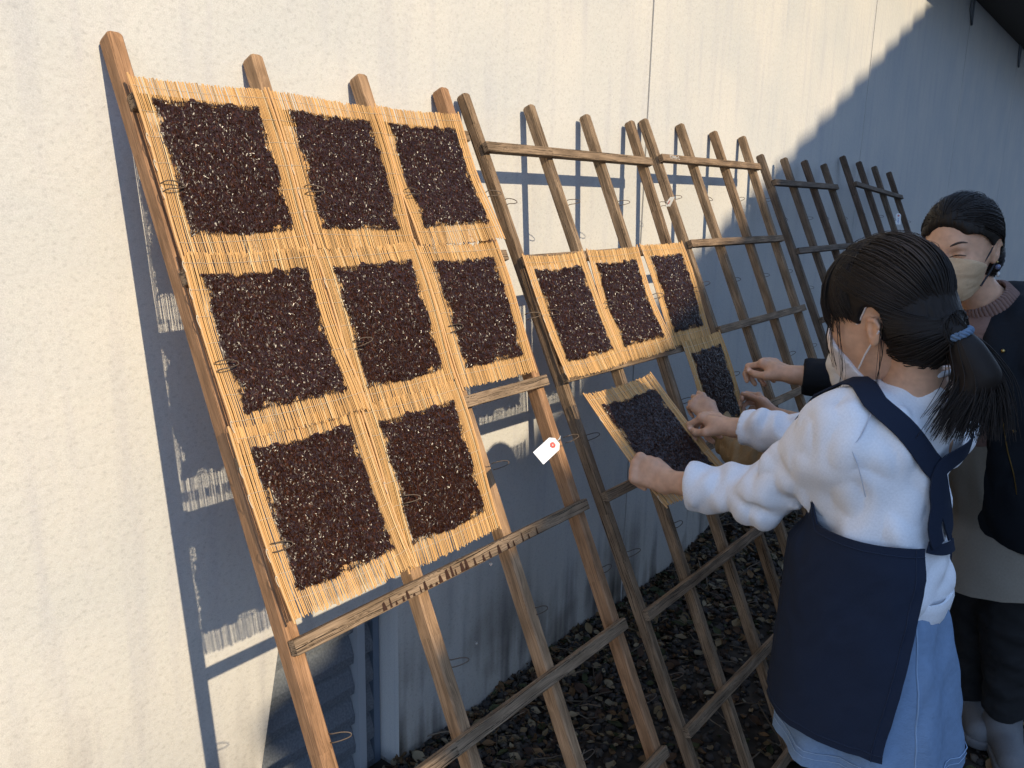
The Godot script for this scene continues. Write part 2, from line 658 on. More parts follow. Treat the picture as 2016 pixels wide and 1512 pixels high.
func building() -> void:
	var b := thing("stucco_building", "long pale stuccoed building wall that the drying frames lean against", "building", Vector3(0, 0, 0))
	var m := mat(0.72, 0.69, 0.64, 0.95, 0.2)
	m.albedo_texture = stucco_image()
	m.normal_enabled = true
	m.normal_texture = noise_tex("simplex", 0.12, true, 5.0, 0.0, 1.0, 1024)
	m.normal_scale = 0.06
	m.uv1_triplanar = false
	# the relief repeats on its own scale through a detail layer
	m.detail_enabled = true
	m.detail_uv_layer = BaseMaterial3D.DETAIL_UV_2
	m.detail_normal = noise_tex("simplex", 0.10, true, 7.0, 0.0, 1.0, 1024)
	m.detail_albedo = noise_tex("simplex", 0.16, false, 4.0, 0.88, 1.0, 512)
	m.detail_blend_mode = BaseMaterial3D.BLEND_MODE_MUL
	m.uv2_scale = Vector3.ONE * 4.0
	var gap := 0.005
	var joints := [-6.95, -4.6, -2.25, 0.1, 2.555, 4.955, 7.3, 9.6, 12.0, 14.4, 16.8, 19.2, 21.6, 24.0, 26.4, 28.8, 31.2, 36.0, 46.0, 60.0]
	for i in joints.size() - 1:
		var x0: float = joints[i] + gap
		var x1: float = joints[i + 1] - gap
		if i == 2: x1 = joints[3] + gap * 1.5
		if i == 3: x0 = joints[3] + gap * 1.5
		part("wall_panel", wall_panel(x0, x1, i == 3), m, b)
	var dark := mat(0.10, 0.10, 0.105, 0.9)
	part("wall_backing", box_mesh(Vector3(-7.0, -0.02, -0.30), Vector3(60.0, 3.05, -0.16)).commit(), dark, b)
	for i in range(1, joints.size() - 1):
		if i == 3: continue
		part("joint_sealant", box_mesh(Vector3(joints[i] - gap + 0.0005, 0.0, -0.02), Vector3(joints[i] + gap - 0.0005, 3.05, -0.006)).commit(), mat(0.26, 0.25, 0.24, 0.8), b)
	# opening with a slatted steel shutter
	var steel := mat(0.20, 0.215, 0.235, 0.55, 0.4)
	steel.uv1_triplanar = true
	steel.uv1_scale = Vector3.ONE * 5.0
	steel.albedo_texture = noise_tex("simplex", 0.05, false, 4.0, 0.7, 1.0, 512)
	var sh := Node3D.new()
	sh.name = "shutter"
	b.add_child(sh, true)
	for k in 7:
		var y0 := -0.02 + k * 0.088
		var st := begin()
		var prof := [Vector2(y0, -0.070), Vector2(y0 + 0.006, -0.060), Vector2(y0 + 0.03, -0.058), Vector2(y0 + 0.07, -0.072), Vector2(y0 + 0.087, -0.082)]
		for q in prof.size() - 1:
			var pa: Vector2 = prof[q]
			var pb: Vector2 = prof[q + 1]
			quad(st, Vector3(0.86, pa.x, pa.y), Vector3(1.285, pa.x, pa.y), Vector3(1.285, pb.x, pb.y), Vector3(0.86, pb.x, pb.y))
			quad(st, Vector3(1.315, pa.x, pa.y - 0.01), Vector3(1.36, pa.x, pa.y - 0.01), Vector3(1.36, pb.x, pb.y - 0.01), Vector3(1.315, pb.x, pb.y - 0.01))
		part("slat", st.commit(), steel, sh)
	part("guide_rail", box_mesh(Vector3(1.287, -0.01, -0.085), Vector3(1.312, 0.62, -0.045)).commit(), mat(0.35, 0.36, 0.37, 0.5), sh)
	part("door_post", box_mesh(Vector3(1.362, -0.01, -0.12), Vector3(1.384, 0.62, -0.07)).commit(), mat(0.12, 0.15, 0.19, 0.5), sh)
	# eave and its brackets
	var tim := mat(0.09, 0.075, 0.06, 0.85)
	part("eave", box_mesh(Vector3(-7.2, 3.052, -0.3), Vector3(60.4, 3.13, 0.42)).commit(), tim, b)
	part("roof", box_mesh(Vector3(-7.3, 3.133, -5.0), Vector3(60.5, 3.26, 0.50)).commit(), mat(0.12, 0.12, 0.13, 0.7), b)
	for x in [-4.6, 0.1, 7.27, 9.6, 12.0]:
		part("bracket", tube_mesh([Vector3(x - 0.06, 3.05, 0.01), Vector3(x - 0.06, 2.95, 0.012), Vector3(x + 0.03, 2.86, 0.012), Vector3(x + 0.03, 3.05, 0.012)], [0.008], 6), mat(0.2, 0.22, 0.24, 0.5), b)

func wall_panel(x0: float, x1: float, opening: bool) -> ArrayMesh:
	var st := begin()
	var polys := [[Vector2(x0, -0.02), Vector2(x1, -0.02), Vector2(x1, 3.05), Vector2(x0, 3.05)]]
	if opening:
		polys = [[Vector2(x0, -0.02), Vector2(0.90, -0.02), Vector2(1.018, 0.53), Vector2(x0, 0.53)], [Vector2(x0, 0.53), Vector2(x1, 0.53), Vector2(x1, 3.05), Vector2(x0, 3.05)], [Vector2(1.388, -0.02), Vector2(x1, -0.02), Vector2(x1, 0.53), Vector2(1.388, 0.53)]]
	for poly in polys:
		var p := []
		var u := []
		for q in poly:
			p.append(Vector3(q.x, q.y, 0.0))
			u.append(Vector2(q.x / 3.7, minf(0.998, 1.0 - q.y / 3.2)))
		st.set_uv2(Vector2.ZERO)
		var idx := [0, 2, 1, 0, 3, 2]
		for k in idx:
			st.set_normal(Vector3(0, 0, 1))
			st.set_tangent(Plane(1, 0, 0, 1))
			st.set_uv(u[k])
			st.set_uv2(Vector2(p[k].x, p[k].y))
			st.add_vertex(p[k])
	# reveals
	var loops := [[Vector2(x0, 3.05), Vector2(x0, -0.02)], [Vector2(x1, -0.02), Vector2(x1, 3.05)]]
	if opening: loops += [[Vector2(0.90, -0.02), Vector2(1.018, 0.53)], [Vector2(1.388, 0.53), Vector2(1.388, -0.02)], [Vector2(1.018, 0.53), Vector2(1.388, 0.53)]]
	for l in loops:
		var a := Vector3(l[0].x, l[0].y, 0)
		var c := Vector3(l[1].x, l[1].y, 0)
		var bk := Vector3(0, 0, -0.158)
		var nn := (c - a).cross(Vector3(0, 0, -1)).normalized()
		var ps := [a, a + bk, c + bk, c]
		for k in [0, 2, 1, 0, 3, 2]:
			st.set_normal(-nn)
			st.set_tangent(Plane(0, 0, 1, 1))
			st.set_uv(Vector2(ps[k].z + ps[k].x * 0.4, ps[k].y / 3.2))
			st.set_uv2(Vector2(ps[k].z, ps[k].y))
			st.add_vertex(ps[k])
	return st.commit()

# the house across the yard, behind the camera: its tiled gable throws the slanting shadow on the wall
func house() -> void:
	var h := thing("tiled_house", "tiled gable house across the yard, its roof edge shading the wall", "house", Vector3(0, 0, 8.0))
	var L := 8.0
	var eave := Vector2(1.0 - 0.22 * L, 0.30 + 0.627 * L)
	var slope := 0.478
	var ridge := Vector2(eave.x + 11.0, eave.y + 11.0 * slope)
	var wallm := mat(0.42, 0.40, 0.36, 0.9)
	var st := begin()
	var x0 := eave.x + 0.6
	var x1 := ridge.x * 2.0 - x0
	var ye := eave.y + 0.6 * slope - 0.16
	var yr := ridge.y - 0.16
	var pts := [Vector2(x0, 0), Vector2(x1, 0), Vector2(x1, ye), Vector2(ridge.x, yr), Vector2(x0, ye)]
	for z in [0.45, 7.5]:
		var s := 1.0 if z > 1.0 else -1.0
		st.set_uv(Vector2.ZERO)
		for k in range(1, 4):
			st.set_normal(Vector3(0, 0, s))
			var tri := [pts[0], pts[k + 1], pts[k]] if s > 0.0 else [pts[0], pts[k], pts[k + 1]]
			for q in tri: st.add_vertex(Vector3(q.x, q.y, z))
	for k in 5:
		var a: Vector2 = pts[k]
		var c: Vector2 = pts[(k + 1) % 5]
		quad(st, Vector3(a.x, a.y, 7.5), Vector3(a.x, a.y, 0.45), Vector3(c.x, c.y, 0.45), Vector3(c.x, c.y, 7.5))
	part("wall", st.commit(), wallm, h)
	var rm := mat(0.07, 0.075, 0.085, 0.5)
	for side in [-1.0, 1.0]:
		var d := Vector3(side, -slope, 0)
		var top := Vector3(ridge.x, ridge.y, 0)
		var nrm := Vector3(side * slope, 1.0, 0).normalized()
		var p0 := top
		var p1 := top + d * 11.0
		var s2 := begin()
		for o in [0.0, -0.12]:
			quad(s2, p0 + nrm * (o - 0.03) + Vector3(0, 0, 0.06), p0 + nrm * (o - 0.03) + Vector3(0, 0, 8.0), p1 + nrm * (o - 0.03) + Vector3(0, 0, 8.0), p1 + nrm * (o - 0.03) + Vector3(0, 0, 0.06))
		quad(s2, p0 + nrm * -0.15 + Vector3(0, 0, 0.06), p1 + nrm * -0.15 + Vector3(0, 0, 0.06), p1 + nrm * -0.03 + Vector3(0, 0, 0.06), p0 + nrm * -0.03 + Vector3(0, 0, 0.06))
		quad(s2, p1 + nrm * -0.15 + Vector3(0, 0, 0.06), p1 + nrm * -0.15 + Vector3(0, 0, 8.0), p1 + nrm * -0.03 + Vector3(0, 0, 8.0), p1 + nrm * -0.03 + Vector3(0, 0, 0.06))
		var roof := part("roof", s2.commit(), rm, h)
		for k in 44:
			var c0 := top + d * (11.0 * (k + 0.0) / 44.0)
			var c1 := top + d * (11.0 * (k + 1.0) / 44.0)
			part("edge_tile", tube_mesh([c0 + nrm * -0.02, c1 + nrm * 0.005, c1 + nrm * 0.005 + d * 0.02], [0.055, 0.068, 0.06], 8), rm, roof)
	for wx in [1.2, 4.0, 6.8]:
		for wy in [1.0, 3.9]:
			var wn := part("window", box_mesh(Vector3(wx, wy, 0.40), Vector3(wx + 1.5, wy + 1.1, 0.447)).commit(), mat(0.25, 0.24, 0.23, 0.4), h)
			part("pane", box_mesh(Vector3(wx + 0.07, wy + 0.07, 0.385), Vector3(wx + 1.43, wy + 1.03, 0.398)).commit(), mat(0.04, 0.05, 0.06, 0.05), wn)

# ------------------------------------------------------------------ drying frames
var frame_nodes: Array = []
const FRAME_LEN := 1.957

func frames() -> void:
	var warm := wood(0.47, 0.265, 0.14, 0, 0.6)
	var warm2 := wood(0.52, 0.33, 0.19, 0, 0.6)
	var grey := wood(0.36, 0.255, 0.165, 1)
	var grey2 := wood(0.33, 0.225, 0.14, 1)
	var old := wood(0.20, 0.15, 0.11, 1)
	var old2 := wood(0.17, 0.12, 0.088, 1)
	var wire := mat(0.12, 0.085, 0.06, 0.55)
	wire.metallic = 0.5
	# label, x of the four stiles, top height, z of the top, rails (distance below the top), hooks, materials
	var specs := [
		["orange-brown wooden drying frame holding eight seaweed mats, nearest the camera", [0.730, 1.003, 1.265, 1.523], 1.783, [0.105, 0.405, 0.713, 1.014, 1.30, 1.60, 1.88], [0.27, 0.571, 0.868, 1.18, 1.49], [warm, warm2, warm2, warm], grey, 0.0, [-0.012, 0.0, 0.0, 0.0]],
		["grey-brown wooden drying frame with white painted number, four mats on it", [1.600, 1.868, 2.138, 2.399], 1.778, [0.127, 0.418, 0.72, 1.018, 1.315, 1.608, 1.88], [0.276, 0.571, 0.883, 1.18, 1.49], [grey2, grey, grey, grey2], grey, 0.0, [0.055, 0.015, -0.03, -0.08]],
		["empty weathered drying frame, half in sun and half in shade", [2.500, 2.763, 3.029, 3.295], 1.797, [0.105, 0.405, 0.697, 0.985, 1.285, 1.585, 1.88], [0.25, 0.551, 0.86, 1.16, 1.46], [grey, grey, grey2, grey], grey2, 0.0, [0.0, -0.03, -0.06, -0.09]],
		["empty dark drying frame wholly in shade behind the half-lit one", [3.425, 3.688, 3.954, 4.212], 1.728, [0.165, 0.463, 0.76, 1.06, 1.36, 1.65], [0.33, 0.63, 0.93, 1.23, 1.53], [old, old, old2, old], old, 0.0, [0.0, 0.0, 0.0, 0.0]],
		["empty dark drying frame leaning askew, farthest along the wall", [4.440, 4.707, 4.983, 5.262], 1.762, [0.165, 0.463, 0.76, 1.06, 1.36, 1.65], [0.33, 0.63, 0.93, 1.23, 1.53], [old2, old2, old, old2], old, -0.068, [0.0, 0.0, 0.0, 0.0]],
	]
	var hook := hook_mesh(0.006)
	var long_hook := hook_mesh(0.012)
	for f in specs.size():
		var s: Array = specs[f]
		var xs: Array = s[1]
		var xc := (float(xs[0]) + float(xs[3])) * 0.5
		var n := thing("drying_frame", s[0], "drying frame", Vector3(xc, 0.0, 0.04 + tan(LEAN) * 1.77), "drying frames leaning on the wall")
		n.transform.basis = Basis(Vector3(1, 0, 0), -LEAN) * Basis(Vector3(0, 0, 1), float(s[7]))
		var top: float = (float(s[2]) - 0.0) / cos(LEAN)
		frame_nodes.append([n, xc, 1.77 / cos(LEAN)])
		var l0 := 1.77 / cos(LEAN)
		var y_lo := 0.012
		for k in 4:
			var lift := rng.randf_range(-0.004, 0.004)
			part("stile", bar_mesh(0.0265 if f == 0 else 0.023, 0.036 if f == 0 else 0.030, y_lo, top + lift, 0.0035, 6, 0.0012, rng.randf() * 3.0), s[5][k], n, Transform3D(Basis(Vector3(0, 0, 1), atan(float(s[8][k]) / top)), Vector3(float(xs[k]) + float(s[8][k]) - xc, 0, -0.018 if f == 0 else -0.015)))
		for r in s[3]:
			var lx: float = float(xs[0]) + float(s[8][0]) * float(r) / top
			var rx: float = float(xs[3]) + float(s[8][3]) * float(r) / top
			var w := rx - lx + 0.026
			var rb := Basis(Vector3(0, 0, 1), PI * 0.5 + rng.randf_range(-0.006, 0.006))
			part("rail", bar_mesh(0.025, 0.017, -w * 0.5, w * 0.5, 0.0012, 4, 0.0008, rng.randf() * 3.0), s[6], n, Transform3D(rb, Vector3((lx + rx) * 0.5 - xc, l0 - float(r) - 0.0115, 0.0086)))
		for k in 4:
			for hs in s[4]:
				var over: bool = (f == 0 and float(hs) < 1.0) or (f == 1 and absf(float(hs) - 0.571) < 0.05)
				var xf := Transform3D(Basis(Vector3(0, 1, 0), rng.randf_range(-0.5, 0.3)) * Basis(Vector3(0, 0, 1), rng.randf_range(-0.15, 0.1)), Vector3(float(xs[k]) + float(s[8][k]) * float(hs) / top - xc + (-0.006 if over else 0.0105), l0 - float(hs), (0.034 if over else (0.006 if f < 2 else -0.004))))
				part("wire_hook", long_hook if over else hook, wire, n, xf)
		if f == 0:
			# dark wet runs on the third rail
			var wetm := mat(0.045, 0.022, 0.014, 0.25)
			for q in 26:
				var st := begin()
				var cx := (-0.23 + 0.014 * q + rng.randf_range(-0.004, 0.004)) if q < 16 else (-0.02 + 0.0125 * (q - 16) * 2.0 + rng.randf_range(-0.004, 0.004))
				var wd := rng.randf_range(0.0018, 0.0058)
				var yt := rng.randf_range(-0.006, 0.011)
				var base_y := l0 - 1.014 - 0.0115
				quad(st, Vector3(cx - wd, base_y - 0.0105, 0.0176), Vector3(cx + wd, base_y - 0.0105, 0.0176), Vector3(cx + wd * 0.4, base_y + yt, 0.0176), Vector3(cx - wd * 0.6, base_y + yt - 0.002, 0.0176))
				part("wet_stain", st.commit(), wetm, n)
		if f in [1, 2, 3]:
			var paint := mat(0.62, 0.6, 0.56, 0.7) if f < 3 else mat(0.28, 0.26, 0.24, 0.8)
			var text: String = ["", "57949-w", "57949-2", "57949-3"][f]
			var hy := l0 - float(s[3][0]) - 0.0115
			painted(n, text, Vector3(float(xs[0]) - xc + 0.036, hy - 0.0065, 0.0176), 0.0125 if f == 1 else 0.0105, paint)

# hand-painted digits from short strokes
func painted(n: Node3D, text: String, at: Vector3, size: float, m: Material) -> void:
	var glyph := {
		"5": [[1, 2, 0.15, 1.95], [0.15, 1.95, 0.1, 1.1], [0.1, 1.1, 0.7, 1.1], [0.7, 1.1, 0.8, 0.5], [0.8, 0.5, 0.2, 0.0]],
		"7": [[0, 1.9, 0.95, 1.95], [0.95, 1.95, 0.4, 0.0]],
		"9": [[0.9, 1.9, 0.2, 1.9], [0.2, 1.9, 0.1, 1.1], [0.1, 1.1, 0.85, 1.05], [0.9, 1.95, 0.75, 0.0]],
		"4": [[0.2, 1.9, 0.1, 0.9], [0.1, 0.9, 0.95, 0.85], [0.8, 1.9, 0.75, 0.0]],
		"-": [[0.1, 1.0, 0.8, 1.0]],
		"2": [[0.1, 1.7, 0.8, 1.8], [0.8, 1.8, 0.75, 1.2], [0.75, 1.2, 0.1, 0.1], [0.1, 0.1, 0.95, 0.05]],
		"3": [[0.1, 1.9, 0.8, 1.8], [0.8, 1.8, 0.4, 1.0], [0.4, 1.0, 0.85, 0.5], [0.85, 0.5, 0.1, 0.0]],
		"w": [[0.1, 1.8, 0.15, 0.7], [0.6, 1.9, 0.6, 0.2], [1.1, 1.8, 1.1, 0.6], [0.1, 0.8, 1.3, 0.7], [1.4, 0.9, 1.4, 0.0], [1.2, 0.3, 1.6, 0.3]],
	}
	var x := 0.0
	var st := begin()
	for ch in text:
		for s in glyph[ch]:
			var a := at + Vector3((x + s[0]) * size * 0.62, s[1] * size * 0.58, 0)
			var b := at + Vector3((x + s[2]) * size * 0.62, s[3] * size * 0.58, 0)
			var d := (b - a).normalized()
			var nn := Vector3(-d.y, d.x, 0) * size * 0.085
			a -= d * size * 0.06
			b += d * size * 0.06
			quad(st, a - nn, b - nn, b + nn, a + nn)
		x += 1.45
	part("painted_number", st.commit(), m, n)

func hook_mesh(leg: float) -> ArrayMesh:
	var pts := spline([Vector3(-0.003, 0.0065, -leg), Vector3(0.0, 0.0065, 0.0), Vector3(0.014, 0.0055, 0.003), Vector3(0.026, 0.002, 0.005), Vector3(0.0285, -0.0015, 0.0055), Vector3(0.026, -0.0045, 0.005), Vector3(0.014, -0.0065, 0.003), Vector3(0.0, -0.007, 0.0), Vector3(-0.003, -0.007, -leg)], 22)
	return tube_mesh(pts, [0.0011], 5)

# ------------------------------------------------------------------ reed mats and seaweed
const MAT_W := 0.258
const MAT_L := 0.311
var mat_mesh: Array = []
var nori_mesh: Array = []

func bend(v: int, x: float, y: float) -> float:
	# how far the mat stands off its plane; y from +L/2 (top) down
	var t := (MAT_L * 0.5 - y) / MAT_L
	var u := x / MAT_W
	match v:
		0: return 0.010 * (1.0 - t) * (1.0 - t) * 0.4 + 0.005 * sin(t * 5.0) + 0.001 * cos(u * 6.0)
		1: return 0.006 * sin(t * 4.0 + 0.6) + 0.008 * t * t * (0.4 - u) + 0.0015 * cos(u * 7.0 + 1.0)
		2: return 0.004 * sin(t * 6.0 + 2.0) + 0.012 * t * t * (0.5 + u) + 0.0015 * cos(u * 5.0 - 1.0)
		3: return 0.016 * t * t * t + 0.002 * sin(u * 5.0 + 1.2) + 0.004 * (1.0 - t) * (0.5 - u)
	return 0.0

func sag(v: int, x: float) -> float:
	var u := x / MAT_W
	return [0.016, 0.012, 0.02, 0.028][v] * (u * u - 0.1) + [0.004, -0.003, 0.002, -0.002][v] * u

func make_mats() -> void:
	for v in 4:
		var n := 92
		var st := begin()
		var pitch := MAT_W / n
		for i in n:
			var x0 := -MAT_W * 0.5 + (i + 0.5) * pitch + rng.randf_range(-0.0006, 0.0006) + 0.0003 * sin(i * 0.9 + v)
			var skew := rng.randf_range(-0.0008, 0.0008)
			var top := MAT_L * 0.5 + rng.randf_range(-0.0025, 0.002) + (rng.randf_range(-0.006, 0.003) if rng.randf() < 0.1 else 0.0)
			var bot := -MAT_L * 0.5 + rng.randf_range(-0.0028, 0.0028)
			var r := rng.randf_range(0.00075, 0.00116)
			var c := Color(0.64, 0.345, 0.115)
			var q := rng.randf()
			var tone := rng.randf_range(0.75, 1.12)
			if q < 0.10: tone *= 0.62
			c = c.lerp(Color(0.72, 0.46, 0.20), rng.randf() * 0.55) * tone
			if q > 0.96: c = Color(0.70, 0.50, 0.26)
			var pts := []
			var off := rng.randf_range(-0.0005, 0.0005)
			for k in 8:
				var y := lerpf(top, bot, k / 7.0)
				var x := x0 + skew * (k / 7.0 - 0.5) * 2.0 + 0.0003 * sin(k * 2.0 + i)
				pts.append(Vector3(x, y + sag(v, x), bend(v, x, y) + off))
			tube(st, pts, [r], 5, c)
		mat_mesh.append(st.commit())
	for v in 4:
		nori_mesh.append(nori(v))

func nori(v: int) -> ArrayMesh:
	var st := begin()
	var w := 0.204
	var h := 0.232
	var nx := 104
	var ny := 118
	var edge := fold_noise(100 + v, 30.0, 4)
	var wav := fold_noise(400 + v, 14.0, 2)
	var rel := fold_noise(200 + v, 190.0, 3)
	var rel2 := fold_noise(300 + v, 60.0, 2)
	var hgt := func(x: float, y: float) -> float:
		var ex: float = w * 0.5 - absf(x) + edge.get_noise_2d(x + 3.0, y) * 0.010 + wav.get_noise_2d(signf(x) * 2.0, y) * 0.011
		var ey: float = h * 0.5 - absf(y) + edge.get_noise_2d(x, y + 5.0) * 0.010 + wav.get_noise_2d(x, 7.0 + signf(y)) * 0.011
		var e := minf(ex, ey) - 0.0035
		if e < -0.0012: return -1.0
		var k := clampf((e + 0.0012) / 0.008, 0.0, 1.0)
		return 0.0011 + k * (0.0014 + 0.0019 * rel.get_noise_2d(x * 1.3, y * 0.8) + 0.0012 * rel2.get_noise_2d(x, y))
	var p := []
	var ok := []
	for j in ny + 1:
		var rp := []
		var ro := []
		for i in nx + 1:
			var x := (float(i) / nx - 0.5) * (w + 0.012) + 0.0007 * edge.get_noise_2d(i * 0.9, j * 0.9)
			var y := (float(j) / ny - 0.5) * (h + 0.012) + 0.0007 * edge.get_noise_2d(i * 0.9 + 77.0, j * 0.9)
			var z: float = hgt.call(x, y)
			ro.append(z > -0.5)
			rp.append(Vector3(x, y + sag(v, x), bend(v, x, y) + maxf(z, 0.0) + 0.0004))
		p.append(rp)
		ok.append(ro)
	for j in ny:
		for i in nx:
			if not (ok[j][i] and ok[j][i + 1] and ok[j + 1][i] and ok[j + 1][i + 1]): continue
			for q in [[j, i], [j + 1, i + 1], [j, i + 1], [j, i], [j + 1, i], [j + 1, i + 1]]:
				var c := Color(0.024, 0.0098, 0.0062).lerp(Color(0.056, 0.018, 0.0072), clampf(rel2.get_noise_2d(q[1] * 0.003, q[0] * 0.003) + 0.2, 0.0, 1.0))
				var nn: Vector3 = (p[q[0]][mini(q[1] + 1, nx)] - p[q[0]][maxi(q[1] - 1, 0)]).cross(p[mini(q[0] + 1, ny)][q[1]] - p[maxi(q[0] - 1, 0)][q[1]]).normalized()
				st.set_normal(nn)
				st.set_uv(Vector2.ZERO)
				st.set_color(c)
				st.add_vertex(p[q[0]][q[1]])
	# shreds lying on it, some sticking out over the edge
	for k in 6500:
		var x := rng.randf_range(-0.5, 0.5) * w
		var y := rng.randf_range(-0.5, 0.5) * h
		if k % 7 == 0:
			if rng.randf() < 0.5: x = signf(x) * (w * 0.5 - 0.004 + rng.randf_range(-0.003, 0.003))
			else: y = signf(y) * (h * 0.5 - 0.004 + rng.randf_range(-0.003, 0.003))
		var z: float = hgt.call(x, y)
		if z < 0.0:
			if k % 7 or rng.randf() < 0.4: continue
			z = 0.0012
		var a := rng.randf() * TAU if rng.randf() < 0.3 else PI * 0.5 + rng.randfn(0.0, 0.45)
		var len := rng.randf_range(0.0018, 0.0058)
		var wd := rng.randf_range(0.00035, 0.001)
		var d := Vector3(cos(a), sin(a), 0)
		var s := Vector3(-sin(a), cos(a), 0)
		var tilt := rng.randf_range(-0.75, 0.75)
		s = (s + Vector3(0, 0, tilt)).normalized() * wd
		var c0 := Vector3(x, y + sag(v, x), bend(v, x, y) + z + 0.0006)
		var lift := rng.randf_range(0.0002, 0.0018)
		var p0 := c0 - d * len
		var p1 := c0 + Vector3(0, 0, lift)
		var p2 := c0 + d * len + Vector3(0, 0, -lift * 0.3)
		var red := rng.randf()
		st.set_color(Color(0.026, 0.0105, 0.0066) if red < 0.95 else Color(0.08, 0.026, 0.011))
		quad(st, p0 - s * 0.4, p1 - s, p1 + s, p0 + s * 0.4)
		quad(st, p1 - s, p2 - s * 0.3, p2 + s * 0.3, p1 + s)
	return st.commit()

func put_mat(xf: Transform3D, v: int, mlabel: String, nlabel: String, flip: bool, group := "reed mats hung on the frames") -> void:
	var reed: StandardMaterial3D = get_meta("reed_m")
	var t := thing("reed_mat", mlabel, "reed mat", Vector3.ZERO, group)
	t.transform = xf
	part("reeds", mat_mesh[v], reed, t).set_meta("kind", "stuff")
	var rodm: StandardMaterial3D = get_meta("rod_m")
	for s in [-1.0, 1.0]:
		var pts := []
		for k in 8:
			var y := lerpf(MAT_L * 0.5 + 0.004, -MAT_L * 0.5 - 0.006, k / 7.0)
			pts.append(Vector3(s * (MAT_W * 0.5 + 0.0015), y + sag(v, s * MAT_W * 0.5), bend(v, s * MAT_W * 0.5, y) + 0.0006))
		part("edge_rod", tube_mesh(pts, [0.0021], 7), rodm, t)
	# binding threads with the little loops at the left edge
	var st := begin()
	for k in 7:
		var y := MAT_L * 0.5 - 0.018 - k * 0.044
		var pts := []
		for i in 40:
			var x := lerpf(-MAT_W * 0.5 - 0.003, MAT_W * 0.5 + 0.003, i / 39.0)
			pts.append(Vector3(x, y + sag(v, x) + 0.0006 * sin(i * 1.9 + k), bend(v, x, y) + 0.0018))
		tube(st, pts, [0.00032], 4)
		if rng.randf() < 0.45:
			var lp := spline([Vector3(-MAT_W * 0.5 - 0.002, y, bend(v, -MAT_W * 0.5, y) + 0.003), Vector3(-MAT_W * 0.5 - 0.005, y + 0.004, 0.004 + bend(v, -MAT_W * 0.5, y)), Vector3(-MAT_W * 0.5 - 0.006, y - 0.004, 0.003 + bend(v, -MAT_W * 0.5, y)), Vector3(-MAT_W * 0.5 - 0.004, y - 0.013 - 0.006 * rng.randf(), 0.003 + bend(v, -MAT_W * 0.5, y))], 10)
			tube(st, lp, [0.0006], 5)
	part("binding_thread", st.commit(), get_meta("thread_m"), t)
	var nm: StandardMaterial3D = get_meta("nori_m")
	var o := part("seaweed_sheet", nori_mesh[v], nm, self, xf * Transform3D(Basis(Vector3(0, 0, 1), rng.randf_range(-0.02, 0.02)), Vector3(-0.002, 0.0, 0.0013)))
	if flip: o.transform = xf * Transform3D(Basis.IDENTITY.scaled(Vector3(1, 1, 1)), Vector3(-0.003, 0.002, 0.0013))
	tag(o, nlabel, "seaweed sheet", "seaweed sheets drying on reed mats")

func frame_point(f: int, x: float, s: float, off: float) -> Transform3D:
	# x along the wall, s down the frame from its nominal top
	var b := Basis(Vector3(1, 0, 0), -LEAN)
	return Transform3D(b, Vector3(x, 1.77, 0.04) - b.y * s + b.z * off)

func mats_and_seaweed() -> void:
	var reed := mat(1, 1, 1, 0.5, 0.4)
	reed.vertex_color_use_as_albedo = true
	set_meta("reed_m", reed)
	set_meta("rod_m", mat(0.55, 0.30, 0.11, 0.45, 0.5))
	set_meta("thread_m", mat(0.62, 0.52, 0.38, 0.8))
	var nm := mat(1, 1, 1, 0.29, 0.40)
	nm.vertex_color_use_as_albedo = true
	set_meta("nori_m", nm)
	make_mats()
	var put := [
		[0, 0.848, 0.082, 0, "reed mat at the top left of the nearest frame"],
		[0, 1.114, 0.080, 1, "reed mat in the top row's middle of the nearest frame"],
		[0, 1.381, 0.078, 2, "reed mat at the top right of the nearest frame"],
		[0, 0.845, 0.386, 2, "reed mat at the left of the nearest frame's middle row"],
		[0, 1.107, 0.386, 0, "reed mat in the very centre of the nearest frame"],
		[0, 1.370, 0.390, 1, "reed mat at the right of the nearest frame's middle row"],
		[0, 0.838, 0.678, 3, "reed mat at the bottom left of the nearest frame, above bare rails"],
		[0, 1.100, 0.684, 0, "reed mat at the bottom right of the nearest frame, beside a bare slot"],
		[1, 1.713, 0.428, 3, "sunlit reed mat at the left of the second frame's row"],
		[1, 1.990, 0.424, 2, "reed mat in the middle of the second frame's row of three"],
		[1, 2.275, 0.418, 1, "half-shaded reed mat at the right of the second frame's row"],
		[1, 2.325, 0.722, 0, "shaded reed mat below the row, its corners held by two hands"],
	]
	for q in put:
		var xf := frame_point(q[0], q[1], float(q[2]) + 0.152, 0.021)
		xf.basis = xf.basis * Basis(Vector3(0, 0, 1), rng.randf_range(-0.012, 0.02))
		var lab: String = q[4]
		put_mat(xf, q[3], lab, lab.replace("reed mat", "wet dark seaweed sheet").replace(", its corners held by two hands", ", on the mat two hands hold"), int(q[2] * 1000) % 2 == 0)
	var held := Transform3D(Basis(Vector3(0.991, 0.070, 0.113), Vector3(0.032, 0.700, -0.713), Vector3(-0.129, 0.710, 0.692)).orthonormalized(), Vector3(1.684, 0.987, 0.567))
	put_mat(held, 3, "loose reed mat held tilted in both hands of the girl in white", "seaweed sheet on the loose mat held by the girl in white", false)

